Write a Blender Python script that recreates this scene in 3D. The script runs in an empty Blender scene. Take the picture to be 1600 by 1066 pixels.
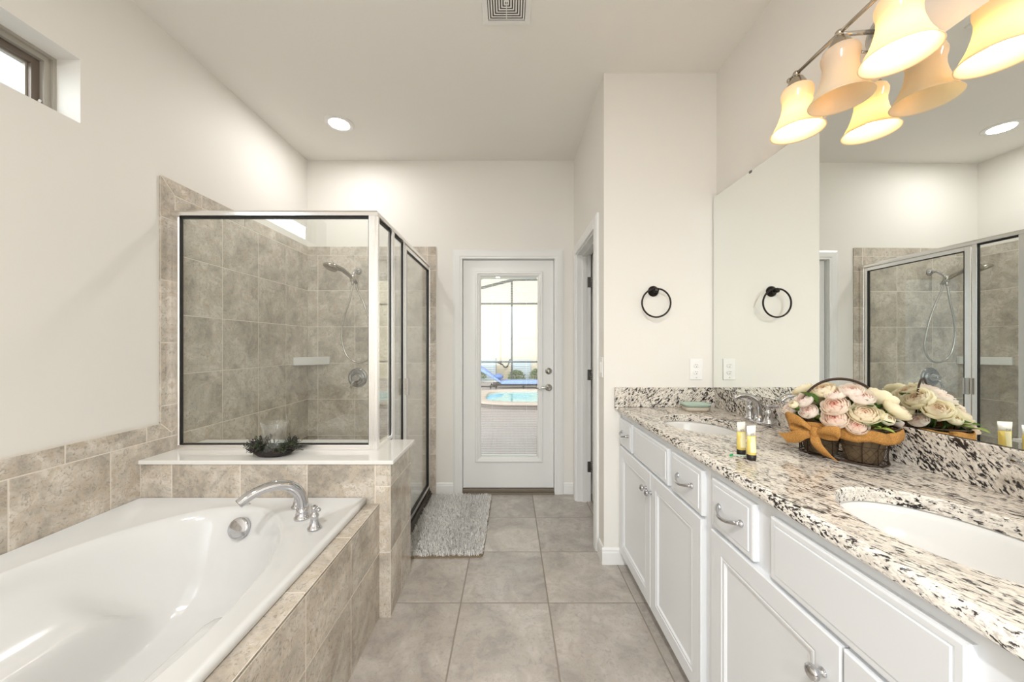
import bpy, bmesh, math, random
from math import sin, cos, pi, radians, sqrt, atan2
from mathutils import Vector, Matrix

random.seed(7)
SC = bpy.context.scene
COL = SC.collection

# ------------------------------------------------------------------ camera
cam_data = bpy.data.cameras.new('camera')
cam_data.sensor_width = 36.0
cam_data.lens = 555.0 / 1600.0 * 36.0
cam_data.shift_x = 3.0 / 1600.0
cam_data.shift_y = 7.0 / 1600.0
cam_data.clip_start = 0.02
cam = bpy.data.objects.new('camera', cam_data)
cam.location = (0, 0, 1.342)
cam.rotation_euler = (pi / 2, 0, 0)
COL.objects.link(cam)
SC.camera = cam

# ------------------------------------------------------------------ exposure, sky, sun, lamps
SC.view_settings.view_transform = 'Standard'
SC.view_settings.look = 'None'
SC.view_settings.gamma = 1.0
SC.view_settings.exposure = 0.33
SC.view_settings.use_curve_mapping = False
SC.cycles.max_bounces = 14
SC.cycles.diffuse_bounces = 7
SC.cycles.glossy_bounces = 8
SC.cycles.transmission_bounces = 8
SC.cycles.transparent_max_bounces = 24
SC.cycles.caustics_reflective = True
SC.cycles.blur_glossy = 0.6
SC.cycles.caustics_refractive = False
SC.cycles.sample_clamp_indirect = 6.0

world = bpy.data.worlds.new('sky')
SC.world = world
world.use_nodes = True
wn = world.node_tree
wn.nodes.clear()
w_out = wn.nodes.new('ShaderNodeOutputWorld')
w_bg = wn.nodes.new('ShaderNodeBackground')
w_bg.inputs[0].default_value = (0.90, 0.96, 1.0, 1)
# hazy sky: bright lobe added so the high window reflects in the shower glass
w_tc = wn.nodes.new('ShaderNodeTexCoord')
w_dot = wn.nodes.new('ShaderNodeVectorMath')
w_dot.operation = 'DOT_PRODUCT'
w_dot.inputs[1].default_value = Vector((-0.42, -0.82, 0.40)).normalized()
w_mr = wn.nodes.new('ShaderNodeMapRange')
w_mr.interpolation_type = 'SMOOTHSTEP'
w_mr.inputs['From Min'].default_value = 0.70
w_mr.inputs['From Max'].default_value = 0.97
w_mr.inputs['To Min'].default_value = 1.05
w_mr.inputs['To Max'].default_value = 7.0
wn.links.new(w_tc.outputs['Generated'], w_dot.inputs[0])
wn.links.new(w_dot.outputs['Value'], w_mr.inputs['Value'])
wn.links.new(w_mr.outputs[0], w_bg.inputs[1])
wn.links.new(w_bg.outputs[0], w_out.inputs[0])


def add_light(name, kind, loc, power, color=(1, 1, 1), size=0.1, direction=(0, 0, -1), parent=None):
    d = bpy.data.lights.new(name, kind)
    d.energy = power
    d.color = color
    if kind == 'AREA':
        d.shape = 'DISK'
        d.size = size
    elif kind == 'POINT':
        d.shadow_soft_size = size
    elif kind == 'SUN':
        d.angle = size
    o = bpy.data.objects.new(name, d)
    o.location = loc
    o.rotation_euler = Vector(direction).to_track_quat('-Z', 'Y').to_euler()
    COL.objects.link(o)
    return o


add_light('sun', 'SUN', (6, -6, 9), 1.0, (1.0, 0.95, 0.86), 0.01, (-0.22, 0.74, -0.62))
CAN_POWER = 6.0
FILL_CAN_POWER = 40.0  # for the two ceiling lamps added behind the camera as fill
BULB_POWER = 1.5

# ------------------------------------------------------------------ mesh helpers


class MB:
    """collects shapes of one part in world metres, then builds ONE mesh object"""

    def __init__(self):
        self.bm = bmesh.new()

    def face(self, pts, mi=0, smooth=False):
        f = self.bm.faces.new([self.bm.verts.new(p) for p in pts])
        f.material_index = mi
        f.smooth = smooth
        return f

    def box(self, x0, x1, y0, y1, z0, z1, mi=0):
        v = [self.bm.verts.new(p) for p in ((x0, y0, z0), (x1, y0, z0), (x1, y1, z0), (x0, y1, z0),
                                            (x0, y0, z1), (x1, y0, z1), (x1, y1, z1), (x0, y1, z1))]
        for q in ((3, 2, 1, 0), (4, 5, 6, 7), (0, 1, 5, 4), (1, 2, 6, 5), (2, 3, 7, 6), (3, 0, 4, 7)):
            self.bm.faces.new([v[i] for i in q]).material_index = mi
        return self

    def loft(self, rings, close=True, cap0=True, cap1=True, smooth=True, mi=0):
        vr = [[self.bm.verts.new(p) for p in r] for r in rings]
        n = len(vr[0])
        for a, b in zip(vr, vr[1:]):
            for i in range(n if close else n - 1):
                j = (i + 1) % n
                f = self.bm.faces.new((a[i], a[j], b[j], b[i]))
                f.smooth = smooth
                f.material_index = mi
        if cap0:
            self.bm.faces.new(list(reversed(vr[0]))).material_index = mi
        if cap1:
            self.bm.faces.new(vr[-1]).material_index = mi
        return self

    def lathe(self, prof, origin=(0, 0, 0), axis=(0, 0, 1), n=32, cap0=True, cap1=True, sx=1.0, sy=1.0, mi=0):
        """prof: list of (radius, height along axis)"""
        q = Vector((0, 0, 1)).rotation_difference(Vector(axis).normalized())
        o = Vector(origin)
        rings = []
        for r, h in prof:
            rings.append([o + q @ Vector((max(r, 1e-5) * cos(2 * pi * i / n) * sx, max(r, 1e-5) * sin(2 * pi * i / n) * sy, h)) for i in range(n)])
        return self.loft(rings, True, cap0, cap1, True, mi)

    def tube(self, pts, r, n=10, closed=False, mi=0, flat=1.0):
        """pts: path; r: radius or list of radii"""
        pts = [Vector(p) for p in pts]
        m = len(pts)
        rs = r if isinstance(r, (list, tuple)) else [r] * m
        rings = []
        up = None
        for i, p in enumerate(pts):
            if closed:
                t = pts[(i + 1) % m] - pts[i - 1]
            else:
                t = pts[min(i + 1, m - 1)] - pts[max(i - 1, 0)]
            if t.length < 1e-9:
                t = Vector((0, 0, 1))
            t.normalize()
            if up is None:
                up = t.orthogonal().normalized()
            else:
                up = up - t * up.dot(t)
                if up.length < 1e-6:
                    up = t.orthogonal()
                up.normalize()
            s = t.cross(up)
            rings.append([p + (up * cos(2 * pi * k / n) + s * sin(2 * pi * k / n) * flat) * rs[i] for k in range(n)])
        if closed:
            rings.append(rings[0])
        return self.loft(rings, True, not closed, not closed, True, mi)

    def ball(self, c, r, n=16, m=10, sx=1, sy=1, sz=1, mi=0):
        rings = []
        for i in range(1, m):
            a = pi * i / m - pi / 2
            rings.append([Vector(c) + Vector((r * sx * cos(a) * cos(2 * pi * k / n), r * sy * cos(a) * sin(2 * pi * k / n), r * sz * sin(a))) for k in range(n)])
        return self.loft(rings, True, True, True, True, mi)

    def grid(self, rows, smooth=True, mi=0):
        return self.loft(rows, False, False, False, smooth, mi)

    def prism(self, poly, z0, z1, mi=0):
        a = [Vector((p[0], p[1], z0)) for p in poly]
        b = [Vector((p[0], p[1], z1)) for p in poly]
        return self.loft([a, b], True, True, True, False, mi)

    def moved(self, mat):
        bmesh.ops.transform(self.bm, matrix=mat, verts=self.bm.verts)
        return self


def world_loc(o):
    v = Vector((0, 0, 0))
    while o is not None:
        v += o.location
        o = o.parent
    return v


def build(name, mb, mat, parent=None, bevel=0.0, seg=2, smooth=None, merge=True, loc=None):
    bm = mb.bm
    if merge:
        bmesh.ops.remove_doubles(bm, verts=bm.verts, dist=1e-6)
    off = world_loc(parent) if parent is not None else Vector((0, 0, 0))
    if loc is not None:
        off = off + Vector(loc)
    if off.length:
        bmesh.ops.translate(bm, verts=bm.verts, vec=-off)
    bmesh.ops.recalc_face_normals(bm, faces=bm.faces)
    me = bpy.data.meshes.new(name)
    bm.to_mesh(me)
    bm.free()
    mats = mat if isinstance(mat, (list, tuple)) else [mat]
    for m in mats:
        me.materials.append(m)
    o = bpy.data.objects.new(name, me)
    if loc is not None:
        o.location = loc
    COL.objects.link(o)
    if parent is not None:
        o.parent = parent
    if smooth is not None:
        for p in me.polygons:
            p.use_smooth = smooth
    if bevel > 0:
        md = o.modifiers.new('bevel', 'BEVEL')
        md.width = bevel
        md.segments = seg
        md.limit_method = 'ANGLE'
        md.angle_limit = radians(40)
        md.harden_normals = False
    return o


def tag(o, label, cat, group=None, kind=None):
    o['label'] = label
    o['category'] = cat
    if group:
        o['group'] = group
    if kind:
        o['kind'] = kind
    return o


def thing(name, label, cat, loc=(0, 0, 0), group=None, kind=None):
    o = bpy.data.objects.new(name, None)
    o.empty_display_size = 0.05
    o.location = loc
    COL.objects.link(o)
    return tag(o, label, cat, group, kind)


def copy_tree(o, parent=None):
    c = o.copy()
    COL.objects.link(c)
    if parent is not None:
        c.parent = parent
    for ch in list(o.children):
        copy_tree(ch, c)
    return c


# ------------------------------------------------------------------ materials


def new_mat(name):
    m = bpy.data.materials.new(name)
    m.use_nodes = True
    nt = m.node_tree
    bsdf = nt.nodes['Principled BSDF']
    return m, nt, bsdf


def plain(name, col, rough=0.5, metal=0.0, spec=0.5, coat=0.0, bump=0.0, bscale=200.0, trans=0.0, emit=None, estr=0.0, alpha=1.0):
    m, nt, b = new_mat(name)
    b.inputs['Base Color'].default_value = (*col, 1)
    b.inputs['Roughness'].default_value = rough
    b.inputs['Metallic'].default_value = metal
    b.inputs['Specular IOR Level'].default_value = spec
    b.inputs['Coat Weight'].default_value = coat
    b.inputs['Transmission Weight'].default_value = trans
    if emit:
        b.inputs['Emission Color'].default_value = (*emit, 1)
        b.inputs['Emission Strength'].default_value = estr
    # a little procedural variation in every surface
    tc = nt.nodes.new('ShaderNodeTexCoord')
    nz = nt.nodes.new('ShaderNodeTexNoise')
    nz.inputs['Scale'].default_value = bscale
    nz.inputs['Detail'].default_value = 3
    nt.links.new(tc.outputs['Object'], nz.inputs['Vector'])
    if bump > 0:
        bp = nt.nodes.new('ShaderNodeBump')
        bp.inputs['Strength'].default_value = bump
        bp.inputs['Distance'].default_value = 0.002
        nt.links.new(nz.outputs['Fac'], bp.inputs['Height'])
        nt.links.new(bp.outputs['Normal'], b.inputs['Normal'])
    else:
        mr = nt.nodes.new('ShaderNodeMapRange')
        mr.inputs['To Min'].default_value = max(0.0, rough - 0.015)
        mr.inputs['To Max'].default_value = rough + 0.015
        nt.links.new(nz.outputs['Fac'], mr.inputs['Value'])
        nt.links.new(mr.outputs['Result'], b.inputs['Roughness'])
    return m


def ramp(nt, stops, interp='LINEAR'):
    r = nt.nodes.new('ShaderNodeValToRGB')
    cr = r.color_ramp
    cr.interpolation = interp
    while len(cr.elements) < len(stops):
        cr.elements.new(0.5)
    for e, (p, c) in zip(cr.elements, stops):
        e.position = p
        e.color = (*c, 1)
    return r


def mixrgb(nt, a, b, fac, blend='MIX'):
    n = nt.nodes.new('ShaderNodeMix')
    n.data_type = 'RGBA'
    n.blend_type = blend
    for sock, v in ((n.inputs['Factor'], fac), (n.inputs['A'], a), (n.inputs['B'], b)):
        if hasattr(v, 'is_output'):
            nt.links.new(v, sock)
        elif isinstance(v, (int, float)):
            sock.default_value = v
        else:
            sock.default_value = (*v, 1)
    return n.outputs['Result']


def noise(nt, vec, scale, detail=4, rough=0.55, dist=0.0):
    n = nt.nodes.new('ShaderNodeTexNoise')
    n.inputs['Scale'].default_value = scale
    n.inputs['Detail'].default_value = detail
    n.inputs['Roughness'].default_value = rough
    n.inputs['Distortion'].default_value = dist
    if vec is not None:
        nt.links.new(vec, n.inputs['Vector'])
    return n.outputs['Fac']


def tile_mat(name, light, dark, warm, rough=0.28, scale=5.0, fleck=0.5):
    """stone-look porcelain: every tile (mesh island) gets its own shift of the clouds"""
    m, nt, b = new_mat(name)
    tc = nt.nodes.new('ShaderNodeTexCoord')
    ge = nt.nodes.new('ShaderNodeNewGeometry')
    mul = nt.nodes.new('ShaderNodeVectorMath')
    mul.operation = 'MULTIPLY_ADD'
    cmb = nt.nodes.new('ShaderNodeCombineXYZ')
    for k in range(3):
        nt.links.new(ge.outputs['Random Per Island'], cmb.inputs[k])
    nt.links.new(cmb.outputs[0], mul.inputs[0])
    mul.inputs[1].default_value = (17.0, 31.0, 23.0)
    nt.links.new(tc.outputs['Object'], mul.inputs[2])
    v = mul.outputs[0]
    n1 = noise(nt, v, scale, 6, 0.62, 0.6)
    n2 = noise(nt, v, scale * 3.7, 5, 0.6, 1.2)
    n3 = noise(nt, v, scale * 11, 6, 0.7, 1.6)
    r1 = ramp(nt, [(0.39, dark), (0.57, light)])
    nt.links.new(n1, r1.inputs[0])
    r2 = ramp(nt, [(0.42, (0, 0, 0)), (0.66, (1, 1, 1))])
    nt.links.new(n2, r2.inputs[0])
    c = mixrgb(nt, r1.outputs[0], warm, r2.outputs[0])
    r3 = ramp(nt, [(0.52, (0, 0, 0)), (0.66, (fleck, fleck, fleck))])
    nt.links.new(n3, r3.inputs[0])
    c = mixrgb(nt, c, tuple(x * 0.62 for x in dark), r3.outputs[0])
    # tile to tile tone
    mr = nt.nodes.new('ShaderNodeMapRange')
    mr.inputs['To Min'].default_value = 0.92
    mr.inputs['To Max'].default_value = 1.08
    nt.links.new(ge.outputs['Random Per Island'], mr.inputs['Value'])
    hs = nt.nodes.new('ShaderNodeHueSaturation')
    nt.links.new(mr.outputs[0], hs.inputs['Value'])
    nt.links.new(c, hs.inputs['Color'])
    nt.links.new(hs.outputs[0], b.inputs['Base Color'])
    b.inputs['Roughness'].default_value = rough
    bp = nt.nodes.new('ShaderNodeBump')
    bp.inputs['Strength'].default_value = 0.06
    bp.inputs['Distance'].default_value = 0.002
    nt.links.new(n2, bp.inputs['Height'])
    nt.links.new(bp.outputs[0], b.inputs['Normal'])
    return m


def paint_mat(name, col, bump=0.10, rough=0.6):
    m, nt, b = new_mat(name)
    tc = nt.nodes.new('ShaderNodeTexCoord')
    n1 = noise(nt, tc.outputs['Object'], 55.0, 3, 0.5)
    n2 = noise(nt, tc.outputs['Object'], 1.3, 2, 0.5)
    c = mixrgb(nt, tuple(x * 0.975 for x in col), tuple(min(1, x * 1.02) for x in col), n2)
    nt.links.new(c, b.inputs['Base Color'])
    b.inputs['Roughness'].default_value = rough
    b.inputs['Specular IOR Level'].default_value = 0.3
    bp = nt.nodes.new('ShaderNodeBump')
    bp.inputs['Strength'].default_value = bump
    bp.inputs['Distance'].default_value = 0.003
    nt.links.new(n1, bp.inputs['Height'])
    nt.links.new(bp.outputs[0], b.inputs['Normal'])
    return m


def glass_mat(name, tint, gain=1.0, base=0.04):
    """thin pane: clear with an angle-dependent mirror reflection"""
    m = bpy.data.materials.new(name)
    m.use_nodes = True
    nt = m.node_tree
    nt.nodes.clear()
    out = nt.nodes.new('ShaderNodeOutputMaterial')
    mix = nt.nodes.new('ShaderNodeMixShader')
    tr = nt.nodes.new('ShaderNodeBsdfTransparent')
    tr.inputs[0].default_value = (*tint, 1)
    gl = nt.nodes.new('ShaderNodeBsdfGlossy')
    gl.inputs['Roughness'].default_value = 0.0
    gl.inputs['Color'].default_value = (1, 1, 1, 1)
    ge = nt.nodes.new('ShaderNodeNewGeometry')
    dot = nt.nodes.new('ShaderNodeVectorMath')
    dot.operation = 'DOT_PRODUCT'
    nt.links.new(ge.outputs['Incoming'], dot.inputs[0])
    nt.links.new(ge.outputs['Normal'], dot.inputs[1])

    def mth(op, a, b2=None):
        n = nt.nodes.new('ShaderNodeMath')
        n.operation = op
        for s, v in zip(n.inputs, (a, b2)):
            if v is None:
                continue
            if hasattr(v, 'is_output'):
                nt.links.new(v, s)
            else:
                s.default_value = v
        return n.outputs[0]
    a = mth('ABSOLUTE', dot.outputs['Value'])
    s = mth('SUBTRACT', 1.0, a)
    p = mth('POWER', s, 5.0)
    f = mth('MULTIPLY', p, (1 - base) * gain)
    f = mth('ADD', f, base * gain)
    f = mth('MINIMUM', f, 1.0)
    nt.links.new(f, mix.inputs[0])
    nt.links.new(tr.outputs[0], mix.inputs[1])
    nt.links.new(gl.outputs[0], mix.inputs[2])
    nt.links.new(mix.outputs[0], out.inputs[0])
    return m


def granite_mat(name, rot=(0, 0, 0), scl=(1, 1, 1), dark_shift=0.0):
    m, nt, b = new_mat(name)
    tc = nt.nodes.new('ShaderNodeTexCoord')
    mp = nt.nodes.new('ShaderNodeMapping')
    mp.inputs['Rotation'].default_value = rot
    nt.links.new(tc.outputs['Object'], mp.inputs['Vector'])
    ms = nt.nodes.new('ShaderNodeMapping')
    ms.inputs['Scale'].default_value = scl
    nt.links.new(mp.outputs[0], ms.inputs['Vector'])
    v = ms.outputs[0]
    n1 = noise(nt, v, 34, 5, 0.62, 0.5)
    n2 = noise(nt, v, 125, 4, 0.62, 0.4)
    n3 = noise(nt, v, 190, 3, 0.6, 0.2)
    n4 = noise(nt, v, 17, 4, 0.6, 0.6)
    base = ramp(nt, [(0.34, (0.55, 0.50, 0.44)), (0.46, (0.72, 0.67, 0.60)), (0.62, (0.80, 0.755, 0.69))])
    nt.links.new(n1, base.inputs[0])
    greys = ramp(nt, [(0.50, (0, 0, 0)), (0.66, (0.70, 0.70, 0.70))])
    nt.links.new(n3, greys.inputs[0])
    c = mixrgb(nt, base.outputs[0], (0.34, 0.30, 0.275), greys.outputs[0])
    add = nt.nodes.new('ShaderNodeMath')
    add.operation = 'MULTIPLY_ADD'
    nt.links.new(n4, add.inputs[0])
    add.inputs[1].default_value = 0.45
    nt.links.new(n2, add.inputs[2])
    dk = ramp(nt, [(0.765 - dark_shift, (0, 0, 0)), (0.83 - dark_shift, (1, 1, 1))])
    nt.links.new(add.outputs[0], dk.inputs[0])
    c = mixrgb(nt, c, (0.028, 0.024, 0.024), dk.outputs[0])
    nt.links.new(c, b.inputs['Base Color'])
    b.inputs['Roughness'].default_value = 0.12
    return m


def fabric_mat(name, c1, c2, scale=300, rough=0.9):
    m, nt, b = new_mat(name)
    tc = nt.nodes.new('ShaderNodeTexCoord')
    n = noise(nt, tc.outputs['Object'], scale, 3, 0.6)
    r = ramp(nt, [(0.35, c1), (0.65, c2)])
    nt.links.new(n, r.inputs[0])
    nt.links.new(r.outputs[0], b.inputs['Base Color'])
    b.inputs['Roughness'].default_value = rough
    bp = nt.nodes.new('ShaderNodeBump')
    bp.inputs['Strength'].default_value = 0.4
    bp.inputs['Distance'].default_value = 0.001
    nt.links.new(n, bp.inputs['Height'])
    nt.links.new(bp.outputs[0], b.inputs['Normal'])
    return m


def attr_ramp_mat(name, stops, rough=0.6, sss=0.0):
    m, nt, b = new_mat(name)
    at = nt.nodes.new('ShaderNodeAttribute')
    at.attribute_name = 'ring'
    r = ramp(nt, stops)
    nt.links.new(at.outputs['Fac'], r.inputs[0])
    nt.links.new(r.outputs[0], b.inputs['Base Color'])
    b.inputs['Roughness'].default_value = rough
    tl = nt.nodes.new('ShaderNodeBsdfTranslucent')
    mx = nt.nodes.new('ShaderNodeMixShader')
    mx.inputs[0].default_value = 0.5
    nt.links.new(r.outputs[0], tl.inputs[0])
    nt.links.new(b.outputs[0], mx.inputs[1])
    nt.links.new(tl.outputs[0], mx.inputs[2])
    nt.links.new(mx.outputs[0], nt.nodes['Material Output'].inputs[0])
    return m


M = {}
M['wall'] = paint_mat('wall_paint', (0.785, 0.76, 0.72))
M['ceiling'] = paint_mat('ceiling_paint', (0.83, 0.81, 0.775), 0.22)
M['trim'] = plain('white_trim_paint', (0.80, 0.80, 0.79), 0.32)
M['cabinet'] = plain('white_cabinet_paint', (0.77, 0.79, 0.82), 0.34)
M['cabinet_dark'] = plain('dark_backing_board', (0.30, 0.29, 0.28), 0.7)  # even dark grey, used for the board behind the mirror
M['grout'] = plain('pale_grout', (0.74, 0.68, 0.60), 0.85)
M['floor_grout'] = plain('taupe_grout', (0.27, 0.235, 0.20), 0.85)
M['tile'] = tile_mat('stone_wall_tile', (0.69, 0.635, 0.56), (0.38, 0.34, 0.29), (0.53, 0.455, 0.365), 0.18, 5.0, 0.7)
M['floor_tile'] = tile_mat('stone_floor_tile', (0.53, 0.49, 0.45), (0.36, 0.33, 0.30), (0.45, 0.405, 0.36), 0.18, 3.6, 0.35)
M['solid_white'] = plain('white_cultured_marble', (0.80, 0.79, 0.765), 0.12)
M['acrylic'] = plain('white_acrylic', (0.68, 0.68, 0.675), 0.13)
M['porcelain'] = plain('white_porcelain', (0.74, 0.735, 0.72), 0.08)
M['chrome'] = plain('polished_chrome', (0.58, 0.58, 0.60), 0.07, 1.0)
M['dark_chrome'] = plain('shaded_chrome', (0.36, 0.36, 0.37), 0.06, 1.0)  # chrome with the valve plate's dark reflections put into its colour
M['nickel'] = plain('brushed_nickel', (0.55, 0.53, 0.50), 0.22, 1.0)
M['dark_nickel'] = plain('aged_nickel', (0.30, 0.265, 0.215), 0.25, 1.0)
M['warm_nickel'] = plain('warm_nickel', (0.52, 0.46, 0.38), 0.22, 1.0)
M['alu'] = plain('bright_aluminium', (0.93, 0.92, 0.91), 0.24, 1.0)
M['gasket'] = plain('black_gasket', (0.012, 0.012, 0.012), 0.5)
M['bronze_frame'] = plain('bronze_window_frame', (0.16, 0.125, 0.10), 0.4, 0.3)
M['bronze_light'] = plain('bronze_window_bead', (0.42, 0.39, 0.34), 0.4, 0.2)
M['black_metal'] = plain('oil_rubbed_bronze', (0.018, 0.014, 0.012), 0.28, 0.6)
M['hinge'] = plain('dark_steel_hinge', (0.23, 0.22, 0.21), 0.3, 1.0)
M['glass'] = glass_mat('shower_glass', (0.965, 0.98, 0.97), 1.4)
M['door_glass'] = glass_mat('door_glass', (0.96, 0.98, 0.975), 1.0)
M['clear_glass'] = glass_mat('clear_glass', (0.975, 0.985, 0.985), 1.25, 0.05)
M['granite_top'] = granite_mat('granite_top', (0, 0, radians(-22)), (1.35, 0.45, 1.15), 0.012)
M['granite_splash'] = granite_mat('granite_splash', (radians(-45), 0, 0), (1.2, 0.5, 1.25), 0.04)
M['granite_side'] = granite_mat('granite_side_splash', (0, radians(45), 0), (0.55, 1.2, 1.25), 0.03)
mm, nt_, b_ = new_mat('mirror_silver')
b_.inputs['Base Color'].default_value = (0.90, 0.925, 0.905, 1)
b_.inputs['Metallic'].default_value = 1.0
b_.inputs['Roughness'].default_value = 0.0
M['mirror'] = mm
M['plastic'] = plain('white_plastic', (0.82, 0.81, 0.79), 0.3)
M['slot'] = plain('dark_slot', (0.03, 0.03, 0.03), 0.6)
M['diffuser'] = plain('lit_diffuser', (0.9, 0.9, 0.9), 0.5, emit=(1.0, 0.96, 0.90), estr=9.0)
M['bulb'] = plain('lit_bulb', (0.9, 0.9, 0.9), 0.5, emit=(1.0, 0.84, 0.58), estr=1.5)
M['dead_bulb'] = plain('frosted_bulb', (0.85, 0.83, 0.8), 0.4)
# ------------------------------------------------------------------ room dimensions (metres, camera foot at the origin)
XL, XR = -1.836, 1.270           # left and right wall faces
YB, YF = 3.217, -3.00            # far and near wall faces
ZC = 3.017                       # ceiling
YR, XN = 2.185, 0.577            # face of the return wall, face of the toilet room side wall


def struct(name, mb, mat, parent=None, label=None, **kw):
    o = build(name, mb, mat, parent, **kw)
    if parent is None:
        o['kind'] = 'structure'
        if label:
            o['label'] = label
            o['category'] = name.split('_')[0]
    return o


def sthing(name, label, loc=(0, 0, 0)):
    o = bpy.data.objects.new(name, None)
    o.location = loc
    COL.objects.link(o)
    o['kind'] = 'structure'
    o['label'] = label
    o['category'] = name.split('_')[0]
    return o


# ---- tiles: a grout bed with one proud, chamfered slab per tile
def inset_poly(pts, d):
    n = len(pts)
    area = sum(pts[i][0] * pts[(i + 1) % n][1] - pts[(i + 1) % n][0] * pts[i][1] for i in range(n))
    if area < 0:
        pts = list(reversed(pts))
    out = []
    for i in range(n):
        p0, p1, p2 = Vector(pts[i - 1]), Vector(pts[i]), Vector(pts[(i + 1) % n])
        d1 = (p1 - p0).normalized()
        d2 = (p2 - p1).normalized()
        n1 = Vector((-d1.y, d1.x))
        n2 = Vector((-d2.y, d2.x))
        k = n1 + n2
        k = k / max(0.2, k.dot(n1))
        out.append(p1 + k * d)
    return [(p.x, p.y) for p in out]


def plane_pt(plane, pos, u, v, h):
    if plane == 'x+':
        return (pos + h, u, v)
    if plane == 'x-':
        return (pos - h, u, v)
    if plane == 'y-':
        return (u, pos - h, v)
    if plane == 'y+':
        return (u, pos + h, v)
    return (u, v, pos + h)


def tiles(mb, plane, pos, polys, t=0.010, gap=0.0026, cham=0.0010):
    """polys: convex outlines in plane coordinates (u,v)"""
    for poly in polys:
        if isinstance(poly[0], (int, float)):
            u0, u1, v0, v1 = poly
            poly = [(u0, v0), (u1, v0), (u1, v1), (u0, v1)]
        a = inset_poly(poly, gap)
        b = inset_poly(poly, gap + cham)
        r0 = [plane_pt(plane, pos, u, v, 0.0) for u, v in a]
        r1 = [plane_pt(plane, pos, u, v, t - cham * 0.7) for u, v in a]
        r2 = [plane_pt(plane, pos, u, v, t) for u, v in b]
        mb.loft([r0, r1, r2], True, False, True, False, 1)
        g = [plane_pt(plane, pos, u, v, t - 0.0012) for u, v in poly]
        mb.face(g, 0)


def grid(us, vs):
    return [(a, b, c, d) for a, b in zip(us, us[1:]) for c, d in zip(vs, vs[1:])]


TG = None


def tile_obj(name, mb, parent, tile='tile', grout='grout'):
    # tiles must stay separate islands: no merging
    bm = mb.bm
    off = world_loc(parent) if parent is not None else Vector((0, 0, 0))
    bmesh.ops.translate(bm, verts=bm.verts, vec=-off)
    bmesh.ops.recalc_face_normals(bm, faces=bm.faces)
    me = bpy.data.meshes.new(name)
    bm.to_mesh(me)
    bm.free()
    me.materials.append(M[grout])
    me.materials.append(M[tile])
    o = bpy.data.objects.new(name, me)
    COL.objects.link(o)
    if parent is not None:
        o.parent = parent
    return o


# ---- floor
mb = MB()
mb.box(XL - .2, 2.6, YF - .2, YB + .03, -0.10, -0.012)
floor = struct('floor', mb, M['floor_grout'], label='beige stone-look square floor tiles of the bathroom')
S = 0.4572
xs = [-0.257 + S * k for k in range(-4, 7)]
ys = [1.853 + S * k for k in range(-11, 4)]
xs = [max(XL, min(2.4, x)) for x in xs]
ys = [max(YF, min(YB, y)) for y in ys]
mb = MB()
tiles(mb, 'z+', -0.012, [r for r in grid(xs, ys) if r[1] - r[0] > .01 and r[3] - r[2] > .01], 0.012, 0.0026, 0.0022)
tile_obj('floor_tiles', mb, floor, 'floor_tile', 'floor_grout')

# ---- ceiling and roof
mb = MB()
mb.box(XL - .2, 2.6, YF - .2, YB + .2, ZC, ZC + 0.25)
struct('ceiling', mb, M['ceiling'], label='smooth off-white ceiling')

# ---- left wall with the high window opening
WY0, WY1, WZ0, WZ1 = 0.31, 1.5175, 2.291, 2.564
mb = MB()
x0, x1 = XL - 0.19, XL
mb.box(x0, x1, YF - .2, WY0, 0, ZC)
mb.box(x0, x1, WY1, YB + .15, 0, ZC)
mb.box(x0, x1, WY0, WY1, 0, WZ0)
mb.box(x0, x1, WY0, WY1, WZ1, ZC)
wall_left = struct('wall_left', mb, M['wall'], label='long left wall with high strip window and stone tile around tub and shower')

zr = [0, .203, .53, .857, 1.184, 1.511, 1.838, 2.158]
mb = MB()
ty0, ty1 = 1.856, 1.937
vz = [0.0, .36, .692, 1.024, 1.357, 1.688, 2.02]
lo = [(ty0, .9346), (ty1, .855), (ty1, 1.024), (ty0, 1.024)]
polys = [lo] + [(ty0, ty1, a, b) for a, b in zip(vz[3:], vz[4:])]
polys.append([(ty0, 2.02), (ty1, 2.02), (ty1, 2.158), (ty0, 2.237)])
polys.append([(ty0, 2.237), (ty1, 2.158), (2.105, 2.158), (2.105, 2.237)])
polys += [(a, b, 2.158, 2.237) for a, b in zip([2.105, 2.435, 2.765, 3.095], [2.435, 2.765, 3.095, YB])]
polys += grid([1.937, 2.257, 2.577, 2.897, YB], zr)
tub_y = [-0.40, -.03, .30, .63, .96, 1.293, 1.624, 1.937]
polys += grid(tub_y, [.53, .855])
cap_y = [-0.40, -.19, .14, .47, .80, 1.13, 1.458, 1.785]
polys += grid(cap_y, [.855, .9346])
polys.append([(1.785, .855), (ty1, .855), (ty0, .9346), (1.785, .9346)])
tiles(mb, 'x+', XL, polys)
tile_obj('tile_surround', mb, wall_left)

# ---- back wall with the garden door opening
DX0, DX1, DZ = -0.452, 0.420, 2.14
mb = MB()
mb.box(XL - .19, DX0, YB, YB + .14, 0, ZC)
mb.box(DX1, 2.6, YB, YB + .14, 0, ZC)
mb.box(DX0, DX1, YB, YB + .14, DZ, ZC)
wall_back = struct('wall_back', mb, M['wall'], label='far wall with the glazed garden door and shower tile')
mb = MB()
bx = [XL, -1.735, -1.401, -1.067, -.746]
polys = grid(bx, zr)
polys += [(a, b, 2.158, 2.237) for a, b in zip([XL, -1.62, -1.29, -.96], [-1.62, -1.29, -.96, -.746])]
polys.append([(-.746, 2.158), (-.667, 2.158), (-.667, 2.237), (-.746, 2.237)])
polys += [(-.746, -.667, a, b) for a, b in zip([0, .36, .692, 1.024, 1.357, 1.688, 2.02], [.36, .692, 1.024, 1.357, 1.688, 2.02, 2.158])]
tiles(mb, 'y-', YB, polys)
tile_obj('tile_surround', mb, wall_back)

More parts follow.
